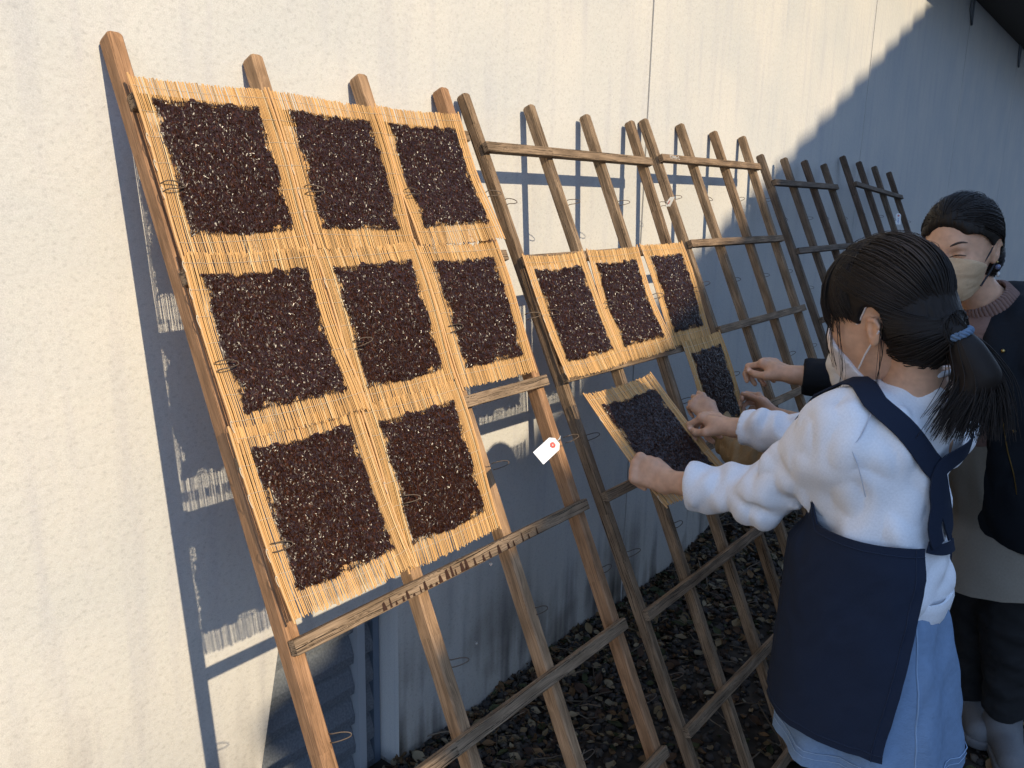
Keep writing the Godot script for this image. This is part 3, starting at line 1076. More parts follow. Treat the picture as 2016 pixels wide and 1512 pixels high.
func tags_and_drops() -> void:
	var paper := mat(0.80, 0.79, 0.76, 0.7)
	var red := mat(0.55, 0.075, 0.05, 0.7)
	var specs := [
		["white paper tag with red eyelet hanging from the nearest frame's wire loop", Transform3D(Basis(Vector3(1.2577, 1.0311, 0.5450) - Vector3(1.2703, 1.0557, 0.5521), Vector3.ZERO, Vector3.ZERO), Vector3(1.2780, 1.0656, 0.5583)), Vector3(1.2351, 1.0380, 0.5467), 0.018],
		["grey shaded paper tag with red eyelet sticking out between second and third frames", Transform3D.IDENTITY, Vector3.ZERO, 0.0],
		["small white paper tag with blue handwriting on the farthest drying frame", Transform3D.IDENTITY, Vector3.ZERO, 0.0]]
	var ends := [[Vector3(1.2538, 1.0776, 0.5811), Vector3(1.2008, 1.0509, 0.5730), Vector3(1.2248, 1.0900, 0.5812) - Vector3(1.2324, 1.0717, 0.5976)], [Vector3(2.1689, 1.5265, 0.2974), Vector3(2.3297, 1.5319, 0.2679), Vector3(2.1865, 1.5411, 0.3144) - Vector3(2.2385, 1.5139, 0.2910)], [Vector3(5.3424, 1.4879, 0.1411), Vector3(5.3300, 1.4234, 0.1489), Vector3(5.3264, 1.4582, 0.1316) - Vector3(5.3464, 1.4560, 0.1580)]]
	var sizes := [Vector2(0.030, 0.056), Vector2(0.030, 0.052), Vector2(0.030, 0.066)]
	for i in 3:
		var a: Vector3 = ends[i][0]
		var dir: Vector3 = (ends[i][1] - a).normalized()
		var sd: Vector3 = ends[i][2]
		sd = (sd - dir * sd.dot(dir)).normalized()
		var nn := sd.cross(dir)
		var t := thing("paper_tag", specs[i][0], "paper tag", a, "paper tags on the frames")
		var w: float = sizes[i].x * 0.5
		var l: float = sizes[i].y
		var o := [-sd * w * 0.45, -sd * w + dir * w * 0.6, -sd * w + dir * l * 0.5 + nn * 0.001, -sd * w + dir * l, sd * w + dir * l, sd * w + dir * l * 0.5 + nn * 0.001, sd * w + dir * w * 0.6, sd * w * 0.45]
		var st := begin()
		for off in [0.0003, -0.0003]:
			for k in range(1, 7):
				st.set_normal(nn * signf(off))
				var tri := [o[0], o[k], o[k + 1]]
				var fl: bool = (o[k] - o[0]).cross(o[k + 1] - o[0]).dot(nn) * off < 0.0
				if not fl: tri = [o[0], o[k + 1], o[k]]
				for v in tri: st.add_vertex(v + nn * off)
		part("card", st.commit(), paper, t)
		for sgn in [1.0, -1.0]:
			var ey := begin()
			for k in 20:
				var a0 := TAU * k / 20.0
				var a1 := TAU * (k + 1) / 20.0
				var c: Vector3 = dir * w * 0.95 + nn * 0.0022 * sgn
				quad(ey, c + (sd * cos(a0) + dir * sin(a0)) * 0.0018, c + (sd * cos(a0) + dir * sin(a0)) * 0.0058, c + (sd * cos(a1) + dir * sin(a1)) * 0.0058, c + (sd * cos(a1) + dir * sin(a1)) * 0.0018)
			part("eyelet", ey.commit(), red, t)
		part("string", tube_mesh(spline([dir * w * 0.9 + nn * 0.001, dir * w * 0.2 + nn * 0.004, -dir * 0.006 + nn * 0.003, -dir * 0.013 + sd * 0.003, -dir * 0.006 - nn * 0.003, dir * w * 0.9 - nn * 0.001], 16), [0.0006], 4), mat(0.6, 0.58, 0.54), t)
		if i == 2:
			var ink := begin()
			for q in [[-0.3, 0.5, 0.35, 0.5], [0.0, 0.42, 0.0, 0.85], [-0.3, 0.7, 0.3, 0.62], [0.3, 0.72, -0.2, 0.9]]:
				tube(ink, [sd * w * q[0] + dir * l * q[1] + nn * 0.0006, sd * w * q[2] + dir * l * q[3] + nn * 0.0006], [0.0011], 4)
			part("handwriting", ink.commit(), mat(0.08, 0.14, 0.4), t)
	# falling and hanging drops of water
	var water := StandardMaterial3D.new()
	water.albedo_color = Color(1, 1, 1, 0.03)
	water.roughness = 0.02
	water.refraction_enabled = true
	water.refraction_scale = 0.033
	water.transparency = BaseMaterial3D.TRANSPARENCY_ALPHA
	var sp := SphereMesh.new()
	sp.radius = 0.0032
	sp.height = 0.0072
	sp.radial_segments = 12
	sp.rings = 7
	for q in [[Vector3(1.2105, 0.6103, 0.4222), "water drop falling before the wall below the bottom-right mat"], [Vector3(1.1481, 0.8390, 0.5084), "water drop falling just under the nearest frame's wet rail"], [Vector3(1.6411, 1.0706, 0.3883), "water drop falling above the loose mat's far corner"]]:
		tag(part("water_drop", sp, water, self, Transform3D(Basis.IDENTITY, q[0])), q[1], "water drop", "falling water drops")

# ------------------------------------------------------------------ people
func wp(called: String, mesh: Mesh, m: Material, t: Node3D) -> MeshInstance3D:
	return part(called, mesh, m, t, Transform3D(Basis.IDENTITY, -t.position))

func sub(called: String, mesh: Mesh, m: Material, p: Node3D) -> MeshInstance3D:
	return part(called, mesh, m, p)

func head_prims(inflate := 0.0, ears := true, dy := 0.0, es := 1.0) -> Array:
	var f := inflate
	var I := Vector3.ONE * f
	var p := [
		ell(Vector3(0, 0.03, 0.006), Vector3(0.074, 0.088, 0.095) + I, 0.01),
		ell(Vector3(0, -0.035, -0.026), Vector3(0.062, 0.085, 0.066) + I, 0.035),
		cap(Vector3(-0.012, -0.098, -0.062), Vector3(0.012, -0.098, -0.062), 0.021 + f, 0.021 + f, 0.035),
		ell(Vector3(-0.034, -0.032, -0.056), Vector3(0.028, 0.03, 0.03) + I, 0.02),
		ell(Vector3(0.034, -0.032, -0.056), Vector3(0.028, 0.03, 0.03) + I, 0.02),
		cap(Vector3(-0.03, 0.018, -0.078), Vector3(0.03, 0.018, -0.078), 0.012 + f, 0.012 + f, 0.02),
		cap(Vector3(0, 0.0, -0.088), Vector3(0, -0.034, -0.104), 0.007 + f, 0.010 + f, 0.014),
		ell(Vector3(-0.011, -0.038, -0.094), Vector3(0.008, 0.007, 0.009) + I, 0.008),
		ell(Vector3(0.011, -0.038, -0.094), Vector3(0.008, 0.007, 0.009) + I, 0.008),
		cap(Vector3(-0.016, -0.068, -0.084), Vector3(0.016, -0.068, -0.084), 0.007 + f, 0.007 + f, 0.012)]
	if ears:
		for s in [-1.0, 1.0]:
			var c := Vector3(0.071 * s, -0.012 + dy, 0.014)
			p.append(ell(c, Vector3(0.009, 0.029, 0.018) * es, 0.008))
			p.append(cap(c + Vector3(0.005 * s, 0.024, 0.010) * es, c + Vector3(0.007 * s, 0.008, 0.018) * es, 0.004 * es, 0.004 * es, 0.006))
			p.append(cap(c + Vector3(0.003 * s, 0.028, -0.006) * es, c + Vector3(0.005 * s, 0.025, 0.008) * es, 0.004 * es, 0.004 * es, 0.006))
			p.append(ell(c + Vector3(-0.001 * s, -0.024, -0.006) * es, Vector3(0.006, 0.009, 0.008) * es, 0.006))
			p.append(ell(c + Vector3(0.010 * s, 0.005, -0.001) * es, Vector3(0.006, 0.014, 0.008) * es, 0.005, -1.0))
			p.append(ell(c + Vector3(0.009 * s, -0.004, -0.005) * es, Vector3(0.006, 0.006, 0.006) * es, 0.004, -1.0))
		for s in [-1.0, 1.0]:
			p.append(ell(Vector3(0.032 * s, 0.0, -0.098), Vector3(0.017, 0.010, 0.016), 0.012, -1.0))
			p.append(ell(Vector3(0.031 * s, -0.001, -0.079), Vector3(0.0135, 0.0105, 0.0105), 0.006))
	return p

func mask_mesh(xf: Transform3D, small := false) -> ArrayMesh:
	var clips: Array = [Plane(Vector3(0, 0.894, 0.447).normalized(), -0.047), Plane(Vector3(0, 0, 1), -0.030), Plane(Vector3(0, -0.95, 0.3).normalized(), 0.088)]
	if small: clips[1] = Plane(Vector3(0, 0.431, 0.902).normalized(), -0.080)
	var pr := head_prims(0.0062, false)
	pr.append(ell(Vector3(0, -0.06, -0.075), Vector3(0.045, 0.05, 0.035), 0.03))
	var st := begin()
	nets(st, pr, 0.0035, clips, xf, [[fold_noise(9, 1.0), Vector3(16, 45, 16), 0.0016]])
	st.index()
	return st.commit()

func loops_mesh(xf: Transform3D, s: float, r: float, small := false) -> ArrayMesh:
	var st := begin()
	var f := func(p: Vector3) -> Vector3: return xf * p
	tube(st, [f.call(Vector3(0.046 * s, -0.016, -0.080) if small else Vector3(0.063 * s, -0.036, -0.036)), f.call(Vector3(0.071 * s, -0.012, -0.012)), f.call(Vector3(0.0755 * s, 0.016, 0.012)), f.call(Vector3(0.076 * s, 0.012, 0.026))], [r], 6)
	tube(st, [f.call(Vector3(0.058 * s, -0.088, -0.036)), f.call(Vector3(0.066 * s, -0.066, -0.014)), f.call(Vector3(0.072 * s, -0.042, 0.012)), f.call(Vector3(0.076 * s, -0.030, 0.026))], [r], 6)
	return st.commit()

func hand_prims(p: Array, wrist: Vector3, mcp: Vector3, nrm: Vector3, left: bool, s: float, curls: Array, thumb: Array) -> void:
	var u := (mcp - wrist).normalized()
	var n := (nrm - u * nrm.dot(u)).normalized()
	var v := u.cross(n) if left else n.cross(u)
	var L := [0.084, 0.087, 0.082, 0.074]
	var O := [0.026, 0.008, -0.010, -0.026]
	var seg := [[0.041, 0.024, 0.020], [0.045, 0.028, 0.021], [0.041, 0.026, 0.020], [0.032, 0.019, 0.018]]
	for i in 4:
		var m: Vector3 = wrist + (u * L[i] + v * O[i]) * s
		p.append(cap(wrist + v * O[i] * 0.55 * s - n * 0.002 * s, m, 0.0135 * s, 0.0112 * s, 0.016 * s))
	p.append(ell(wrist + (u * 0.045 - n * 0.008 + v * 0.018) * s, Vector3(0.02, 0.02, 0.02) * s, 0.02 * s))
	for i in 4:
		var c: Vector3 = wrist + (u * L[i] + v * O[i]) * s
		p.append(ell(c + n * 0.003 * s, Vector3.ONE * 0.0115 * s, 0.008 * s))
		var a := 0.0
		var spread: float = [0.08, 0.0, -0.06, -0.14][i]
		for k in 3:
			a += curls[i][k]
			var d := (u * cos(a) - n * sin(a) + v * spread).normalized()
			var e: Vector3 = c + d * seg[i][k] * s
			var r0: float = [0.0095, 0.0086, 0.0078][k] * (0.88 if i == 3 else 1.0)
			p.append(cap(c, e, r0 * s, (r0 - 0.0010) * s, 0.0035 * s))
			c = e
	var b: Vector3 = wrist + (u * 0.018 + v * 0.020 - n * 0.006) * s
	var last := u
	var tl := [0.045, 0.032, 0.026]
	for k in 3:
		var d: Vector3 = (u * thumb[k].x + v * thumb[k].y + n * thumb[k].z).normalized()
		var e: Vector3 = b + d * tl[k] * s
		var r0: float = [0.0145, 0.0105, 0.0095][k]
		p.append(cap(b, e, r0 * s, (r0 - [0.003, 0.0008, 0.0018][k]) * s, (0.014 if k == 0 else 0.005) * s))
		b = e
		last = d
	nail_at.append([b - last * 0.006 * s, last, (v * 0.8 + n * 0.6).normalized(), s])

var nail_at: Array = []

func nails(t: Node3D) -> void:
	var m := mat(0.72, 0.46, 0.36, 0.3, 0.5)
	for q in nail_at:
		var y: Vector3 = q[1]
		var z: Vector3 = (q[2] - y * y.dot(q[2])).normalized()
		var st := begin()
		nets(st, [ell(Vector3(0, 0, 0.0052) * q[3], Vector3(0.0058, 0.0078, 0.0030) * q[3], 0.002)], 0.0014, [], Transform3D(Basis(y.cross(z), y, z), q[0]))
		wp("thumbnail", st.commit(), m, t)
	nail_at.clear()

const HAIR_C := Vector3(0, 0.032, 0.005)
const HAIR_R := Vector3(0.085, 0.097, 0.104)

func on_hair(d: Vector3, k: float) -> Vector3:
	return HAIR_C + d / (d / HAIR_R).length() * k

func hair_strands(xf: Transform3D, tie: Vector3, count: int, bangs: int, part_x: float, sd: int, nape := 240) -> ArrayMesh:
	var rg := RandomNumberGenerator.new()
	rg.seed = sd
	var st := begin()
	var td := (tie - HAIR_C).normalized()
	var bulk := [ell(HAIR_C, HAIR_R, 0.01), ell(Vector3(0, -0.045, 0.055), Vector3(0.066, 0.06, 0.055), 0.03), cap(Vector3(0, -0.03, 0.07), tie, 0.05, 0.014, 0.03)]
	for i in count + nape:
		var a := rg.randf_range(-2.45, 2.45)
		var h := Vector3(sin(a) * 0.080, 0.045 + 0.075 * cos(a) + rg.randf_range(-0.03, 0.012), -0.085 * cos(a * 0.75) + rg.randf_range(-0.01, 0.03))
		if i >= count: h = Vector3(signf(a) * rg.randf_range(0.0, 0.075), rg.randf_range(-0.10, -0.03), 0.03 + rg.randf() * 0.05)
		var sdr := (h - HAIR_C).normalized()
		var t0 := rg.randf() * 0.7 if rg.randf() < 0.75 else 0.0
		var pts := []
		var rr := []
		var k := rg.randf_range(1.0, 1.03)
		var wv := rg.randf() * TAU
		for j in 12:
			var t := lerpf(t0, 1.0, j / 11.0)
			var d := sdr.slerp(td, t)
			var q := on_hair(d, k + 0.006 * sin(wv + t * 5.0))
			if i >= count or absf(a) > 1.5: q = push_out(bulk, q, 0.0012 + 0.003 * (k - 1.0) / 0.03)
			if t > 0.85: q = q.lerp(tie + Vector3(rg.randf_range(-1, 1), rg.randf_range(-1, 1), 0) * 0.004, (t - 0.85) / 0.15)
			if absf(q.x) > 0.05 and absf(q.y + 0.016) < 0.030 and absf(q.z - 0.012) < 0.021:
				pts.clear()
				rr.clear()
				continue
			pts.append(xf * q)
			rr.append(0.0012 * (0.35 + 0.65 * sin(PI * clampf(0.12 + t * 0.8, 0.0, 1.0))))
		if pts.size() > 2: tube(st, pts, rr, 4, Color.WHITE, false)
	for i in bangs:
		var x := rg.randf_range(-0.066, 0.066)
		var top := Vector3(part_x + rg.randf_range(-0.03, 0.03), 0.125, -0.01 + rg.randf_range(-0.03, 0.02))
		var yb := rg.randf_range(-0.026, 0.012) + absf(x) * 0.1
		var e := Vector3(x, yb, -0.100 + x * x * 9.0)
		var pts := []
		var rr := []
		for j in 9:
			var t := j / 8.0
			var d := (top - HAIR_C).normalized().slerp((e - HAIR_C).normalized(), t)
			pts.append(xf * on_hair(d, lerpf(1.0, (e - HAIR_C).length() / ((e - HAIR_C).normalized() / ((e - HAIR_C).normalized() / HAIR_R).length()).length(), t) + 0.03 * t + rg.randf_range(-0.002, 0.002)))
			rr.append(0.0013 * (1.0 - 0.75 * t * t))
		tube(st, pts, rr, 4, Color.WHITE, false)
	for i in bangs:
		# hair swept down over the temples
		var sg := -1.0 if i % 2 else 1.0
		var top := Vector3(sg * rg.randf_range(0.0, 0.05), 0.12, rg.randf_range(-0.06, 0.02))
		var e := Vector3(sg * rg.randf_range(0.066, 0.082), rg.randf_range(-0.012, 0.03), rg.randf_range(-0.085, -0.012))
		var pts := []
		var rr := []
		for j in 9:
			var t := j / 8.0
			var d := (top - HAIR_C).normalized().slerp((e - HAIR_C).normalized(), t)
			pts.append(xf * on_hair(d, 1.012 + 0.012 * sin(PI * t) + rg.randf_range(-0.002, 0.004)))
			rr.append(0.0013 * (1.0 - 0.7 * t * t))
		tube(st, pts, rr, 4, Color.WHITE, false)
	for i in count / 12:
		# fly-away hairs
		var a := rg.randf_range(-1.2, 1.2)
		var d0 := Vector3(sin(a), cos(a) * 0.9, rg.randf_range(-0.7, 0.7)).normalized()
		var d1 := (d0 + Vector3(rg.randf_range(-0.4, 0.4), rg.randf_range(-0.2, 0.2), 0.5)).normalized()
		var pts := []
		for j in 6: pts.append(xf * on_hair(d0.slerp(d1, j / 5.0), 1.0 + 0.07 * sin(PI * j / 5.0)))
		tube(st, pts, [0.0003], 3, Color.WHITE, false)
	return st.commit()

func hair_shell(xf: Transform3D, tie: Vector3, ears_free := true, open := 0.103) -> ArrayMesh:
	var pr := [ell(HAIR_C, HAIR_R, 0.01), ell(Vector3(0, -0.045, 0.055), Vector3(0.066, 0.06, 0.055), 0.03), cap(Vector3(0, -0.03, 0.07), tie, 0.05, 0.014, 0.03)]
	for s in [-1.0, 1.0]:
		pr.append(ell(Vector3(0.055 * s, -0.085, -0.055), Vector3(0.05, open, 0.078), 0.006, -1.0))
		if ears_free: pr.append(ell(Vector3(0.078 * s, -0.018, 0.012), Vector3(0.022, 0.031, 0.020), 0.006, -1.0))
	pr.append(ell(Vector3(0, -0.06, -0.11), Vector3(0.085 + (0.02 if open > 0.11 else 0.0), 0.115 + maxf(0.0, open - 0.103), 0.065), 0.02, -1.0))
	var st := begin()
	nets(st, pr, 0.0035, [], xf, [[fold_noise(4, 1.0), Vector3(170, 26, 26), 0.0017]])
	st.index()
	return st.commit()

func eye_parts(t: Node3D, xf: Transform3D, closed: bool, brows := true) -> void:
	var dark := mat(0.012, 0.009, 0.008, 0.3)
	var lids := begin()
	var brow := begin()
	var pr := head_prims()
	for s in [-1.0, 1.0]:
		var pts := []
		for k in 7:
			var f := k / 6.0
			var x: float = s * lerpf(0.016, 0.047, f)
			var y := (0.0035 * sin(PI * f) - 0.004) if closed else (0.006 * sin(PI * f) - 0.001)
			pts.append(xf * push_out(pr, Vector3(x, y, -0.094 + 0.014 * f), 0.0008, 7))
		tube(lids, pts, [0.0006, 0.0011, 0.0013, 0.0013, 0.0013, 0.0011, 0.0006], 5)
		var bp := []
		for k in 8:
			var f := k / 7.0
			bp.append(xf * push_out(pr, Vector3(s * lerpf(0.019, 0.054, f), 0.023 + 0.006 * sin(PI * f * 0.8), -0.098 + 0.022 * f), 0.0005, 7))
		tube(brow, bp, [0.0012, 0.0022, 0.0026, 0.0026, 0.0024, 0.002, 0.0015, 0.0006], 5)
	wp("eyelashes", lids.commit(), dark, t)
	if brows: wp("eyebrows", brow.commit(), mat(0.05, 0.03, 0.02, 0.8), t)
	if not closed:
		for s in [-1.0, 1.0]:
			var e := begin()
			nets(e, [ell(Vector3(0.031 * s, -0.0015, -0.0845), Vector3(0.0095, 0.0042, 0.0052), 0.002)], 0.0014, [], xf)
			wp("eye", e.commit(), mat(0.55, 0.53, 0.5, 0.2), t)
			var iris := begin()
			nets(iris, [ell(Vector3(0.031 * s, -0.001, -0.0868), Vector3(0.0042, 0.0042, 0.0034), 0.002)], 0.001, [], xf)
			wp("iris", iris.commit(), dark, t)

func head_xf(c: Vector3, fwd: Vector3, up: Vector3, s: float) -> Transform3D:
	var z := -fwd.normalized()
	var x := up.cross(z).normalized()
	return Transform3D(Basis(x, z.cross(x), z).scaled_local(Vector3.ONE * s), c)

func ribbon(prims: Array, ctrl: Array, w: float, off: float, n := 26, rows := 5, thick := 0.003) -> ArrayMesh:
	# a strap that lies on the surface of a field; ctrl are [point, half-width scale]
	var cl := []
	for c in ctrl: cl.append(c)
	var mid := spline(cl, n)
	for i in n: mid[i] = push_out(prims, mid[i], off)
	var g := []
	for i in n:
		var t: Vector3 = (mid[mini(i + 1, n - 1)] - mid[maxi(i - 1, 0)]).normalized()
		var e := 0.003
		var p: Vector3 = mid[i]
		var d := field(prims, p)
		var nn := Vector3(field(prims, p + Vector3(e, 0, 0)) - d, field(prims, p + Vector3(0, e, 0)) - d, field(prims, p + Vector3(0, 0, e)) - d).normalized()
		var s := nn.cross(t).normalized()
		var line := []
		for k in rows: line.append(push_out(prims, p + s * w * (float(k) / (rows - 1) - 0.5), off))
		g.append(line)
	return sheet(g, thick)

func crease_noise(seed_: int) -> FastNoiseLite:
	var n := fold_noise(seed_, 1.0, 1)
	n.fractal_type = FastNoiseLite.FRACTAL_RIDGED
	return n

func people() -> void:
	var skin := mat(0.70, 0.40, 0.25, 0.5, 0.4)
	skin.uv1_triplanar = true
	skin.uv1_scale = Vector3.ONE * 9.0
	skin.albedo_texture = noise_tex("simplex", 0.02, false, 4.0, 0.86, 1.0, 256)
	skin.subsurf_scatter_enabled = true
	skin.subsurf_scatter_strength = 0.08
	var black := mat(0.016, 0.0115, 0.009, 0.5, 0.35)
	girl(skin, black)
	child(skin, black)
	woman(skin, black)

func girl(skin: Material, hairm: Material) -> void:
	var matte := mat(0.015, 0.011, 0.009, 0.55, 0.32)
	var t := thing("person", "girl with black ponytail, white sweatshirt and dark apron holding up a loose mat", "person", Vector3(1.55, 0, 1.15))
	var hx := head_xf(Vector3(1.563, 1.348, 1.071), Vector3(0.31, -0.285, -0.905), Vector3(0.05, 0.9531, -0.28), 1.04)
	var shl := Vector3(1.4745, 1.1401, 1.0480)
	var shr := Vector3(1.7970, 1.1027, 1.1243)
	var ell_ := Vector3(1.5226, 0.9721, 0.8881)
	var wrl := Vector3(1.5440, 0.9402, 0.6694)
	var elr := Vector3(1.8162, 1.0284, 0.8934)
	var wrr := Vector3(1.8109, 1.0115, 0.7015)
	# the body: torso, arms, legs, head and hands in one mesh
	var st := begin()
	var neck := hx * Vector3(0, -0.085, 0.03)
	var nb := Vector3(1.5883, 1.1988, 1.1221)
	var b := [cap(neck, nb, 0.043, 0.050, 0.02), cap(nb + Vector3(0, -0.04, 0.01), Vector3(1.548, 0.95, 1.095), 0.07, 0.085, 0.06), cap(Vector3(1.548, 0.95, 1.095), Vector3(1.527, 0.78, 1.122), 0.085, 0.09, 0.06),
		cap(shl, ell_, 0.036, 0.03, 0.03), cap(ell_, wrl, 0.03, 0.022, 0.02), cap(shr, elr, 0.036, 0.03, 0.03), cap(elr, wrr, 0.03, 0.022, 0.02), cap(nb + Vector3(0, -0.03, 0), shl, 0.04, 0.036, 0.04), cap(nb + Vector3(0, -0.03, 0), shr, 0.04, 0.036, 0.04)]
	for s in [-1.0, 1.0]:
		b.append(cap(Vector3(1.527 + s * 0.065, 0.76, 1.122), Vector3(1.527 + s * 0.07, 0.42, 1.112), 0.068, 0.045, 0.03))
		b.append(cap(Vector3(1.527 + s * 0.07, 0.42, 1.112), Vector3(1.527 + s * 0.075, 0.07, 1.142), 0.045, 0.032, 0.02))
	nets(st, b, 0.011)
	nets(st, head_prims(0.0, true, -0.018, 0.74), 0.0034, [], hx)
	var hl := [cap(wrl.lerp(ell_, 0.35), wrl, 0.028, 0.0235, 0.01)]
	hand_prims(hl, wrl, Vector3(1.5448, 0.9571, 0.5811), Vector3(0.8517, 1.2158, 0.9898) - Vector3(1.1924, 1.0901, 0.8058) + Vector3(0, 0.03, 0), true, 0.93, [[1.0, 1.45, 0.9], [1.1, 1.45, 0.9], [1.15, 1.45, 0.9], [1.15, 1.4, 0.9]], [Vector3(0.85, 0.35, -0.6), Vector3(0.85, 0.0, -0.55), Vector3(0.9, -0.05, -0.4)])
	nets(st, hl, 0.0032)
	var hr := [cap(wrr.lerp(elr, 0.5), wrr, 0.029, 0.0235, 0.01)]
	hand_prims(hr, wrr, Vector3(1.8289, 1.0216, 0.6129), Vector3(0.0, 1.0, 0.25), false, 0.93, [[0.75, 1.25, 0.7], [0.95, 1.2, 0.7], [1.15, 1.1, 0.6], [1.25, 1.0, 0.5]], [Vector3(0.75, 0.55, -0.45), Vector3(0.95, -0.05, -0.35), Vector3(1.0, -0.25, 0.05)])
	nets(st, hr, 0.0032)
	st.index()
	wp("body", st.commit(), skin, t)
	nails(t)
	# sweatshirt
	var white := cloth(0.86, 0.86, 0.88, 0.95, 26.0, 0.15)
	var chest := Vector3(1.562, 1.075, 1.095)
	var waist := Vector3(1.538, 0.90, 1.110)
	var sw := [ell(chest, Vector3(0.146, 0.15, 0.106), 0.04), ell(waist, Vector3(0.128, 0.16, 0.110), 0.06), ell(Vector3(1.540, 0.862, 1.113), Vector3(0.130, 0.07, 0.120), 0.05), cap(nb + Vector3(0, -0.035, 0.005), shl + Vector3(0.02, -0.01, 0), 0.062, 0.066, 0.06), cap(nb + Vector3(0, -0.035, 0.005), shr + Vector3(-0.02, -0.01, 0), 0.062, 0.066, 0.06)]
	var cl := wrl.lerp(ell_, 0.08)
	var cr := wrr.lerp(elr, 0.10)
	var al := [cap(shl + Vector3(0.01, -0.02, 0), ell_ + Vector3(0, 0.0, 0), 0.076, 0.057, 0.06), cap(ell_, wrl.lerp(ell_, 0.32), 0.057, 0.047, 0.03), cap(wrl.lerp(ell_, 0.32), wrl.lerp(ell_, 0.22), 0.047, 0.038, 0.012), cap(wrl.lerp(ell_, 0.22), wrl, 0.0365, 0.0365, 0.008)]
	var ar := [cap(shr + Vector3(-0.01, -0.02, 0), elr, 0.074, 0.053, 0.06), cap(elr, wrr.lerp(elr, 0.36), 0.054, 0.046, 0.03), cap(wrr.lerp(elr, 0.36), wrr.lerp(elr, 0.27), 0.046, 0.041, 0.012), cap(wrr.lerp(elr, 0.27), wrr, 0.040, 0.040, 0.008)]
	var all := sw + al + ar
	# creases where the cloth bunches along both sleeves
	for ar_ in [[shl, ell_, wrl, 0.066], [shr, elr, wrr, 0.058]]:
		for c in [[0, 0.55, 0.35, 0.5], [0, 0.78, -0.2, 0.75], [0, 0.97, 0.5, -0.3], [1, 0.16, -0.35, 0.6], [1, 0.34, 0.3, 0.2], [1, 0.52, -0.15, 0.7], [0, 0.66, 0.2, -0.9], [1, 0.27, -0.4, -0.8]]:
			var a: Vector3 = ar_[c[0]]
			var b2: Vector3 = ar_[c[0] + 1]
			var d := (b2 - a).normalized()
			var n: Vector3 = (Vector3(-0.75, 0.55, 0.2) * (1.0 - absf(c[3])) + Vector3(0, 1, 0) * c[3] + Vector3(-0.3, 0, 0.1)).normalized()
			n = (n - d * n.dot(d)).normalized()
			var s2: Vector3 = (d.cross(n) + d * c[2]).normalized()
			var rr: float = ar_[3] * (1.0 if c[0] == 0 else 0.86) + 0.003
			var m := a.lerp(b2, c[1])
			all.append(cap(m + n * rr * 0.99 - s2 * 0.012, m + n * rr * 0.80 + s2 * 0.05, 0.007, 0.003, 0.022, -1.0))
			all.append(cap(m + n * rr * 0.99 - s2 * 0.012, m + n * rr * 0.80 - s2 * 0.05, 0.007, 0.003, 0.022, -1.0))
	all.append(cap(nb + Vector3(0, 0.005, -0.002), nb + Vector3(0.01, 0.09, -0.02), 0.056, 0.066, 0.01, -1.0))
	# loose cloth wrinkles across the sleeves
	var folds := [[fold_noise(31, 1.0, 1), Vector3(13, 7, 9), 0.010], [crease_noise(32), Vector3(7, 9, 15), 0.0055]]
	var hemc: Array = [Plane(Vector3(0, -1, 0), -0.815), Plane((wrl - ell_).normalized(), (wrl - ell_).normalized().dot(cl)), ]
	var swm := begin()
	var ul := (wrl - ell_).normalized()
	var ur := (wrr - elr).normalized()
	nets(swm, all, 0.0065, [Plane(Vector3(0, -1, 0), -0.835), Plane(ul, ul.dot(wrl.lerp(ell_, 0.07))), Plane(ur, ur.dot(wrr.lerp(elr, 0.08)))], Transform3D.IDENTITY, folds)
	swm.index()
	var shirt := wp("sweatshirt", swm.commit(), white, t)
	var hb := []
	for i in 7:
		var line := []
		for k in 48:
			var a := TAU * k / 48.0
			var w := 0.003 * sin(a * 7.0) + (0.003 if i in [1, 2, 3, 4] else 0.0)
			line.append(Vector3(1.540 + (0.132 + w - 0.0012 * i) * cos(a), 0.862 - 0.0085 * i + 0.004 * sin(a * 3.0 + 1.0), 1.113 + (0.123 + w - 0.0012 * i) * sin(a)))
		hb.append(line)
	part("hem_band", sheet(hb, 0.005, true), white, shirt)
	# neck rib, cuff seams and the shoulder seam
	var rib := begin()
	var ring := []
	for k in 25:
		var a := TAU * k / 24.0
		ring.append(nb + Vector3(cos(a) * 0.062, 0.036 + 0.018 * sin(a), sin(a) * 0.060))
	tube(rib, ring, [0.0052], 8)
	part("collar", rib.commit(), white, shirt)
	var seamm := mat(0.5, 0.52, 0.58, 0.9)
	var seam := []
	for q in [Vector3(1.4495, 1.1990, 1.0943), Vector3(1.3696, 1.1727, 1.1016), Vector3(1.3299, 1.1460, 1.0940), Vector3(1.3315, 1.1068, 1.1103), Vector3(1.3712, 1.0454, 1.1168)]: seam.append(q)
	var sm2 := []
	for q in spline(seam, 20): sm2.append(push_out(all, q, 0.0042))
	part("seam", tube_mesh(sm2, [0.0011], 4), seamm, shirt)
	# denim skirt
	var denim := cloth(0.19, 0.28, 0.42, 0.9, 9.0, 0.6)
	var rows := []
	var sn := fold_noise(41, 1.0)
	for i in 22:
		var f := i / 21.0
		var y := lerpf(0.85, 0.545, f)
		var line := []
		for k in 56:
			var a := TAU * k / 56.0
			var wv := (0.007 * sin(a * 9.0 + 0.6 + f) + 0.006 * sin(a * 5.0 + 2.0)) * (0.25 + 0.75 * f) + 0.006 * sn.get_noise_2d(cos(a) * 3.0, f * 3.0 + sin(a) * 3.0)
			var fl := pow(f, 0.7)
			line.append(Vector3(1.529 + (lerpf(0.106, 0.162, fl) + wv) * cos(a), y + 0.006 * sin(a * 3.0) * f, 1.124 + (lerpf(0.100, 0.164, fl) + wv) * sin(a)))
		rows.append(line)
	var skirt := wp("denim_skirt", sheet(rows, 0.004, true), denim, t)
	var st2 := begin()
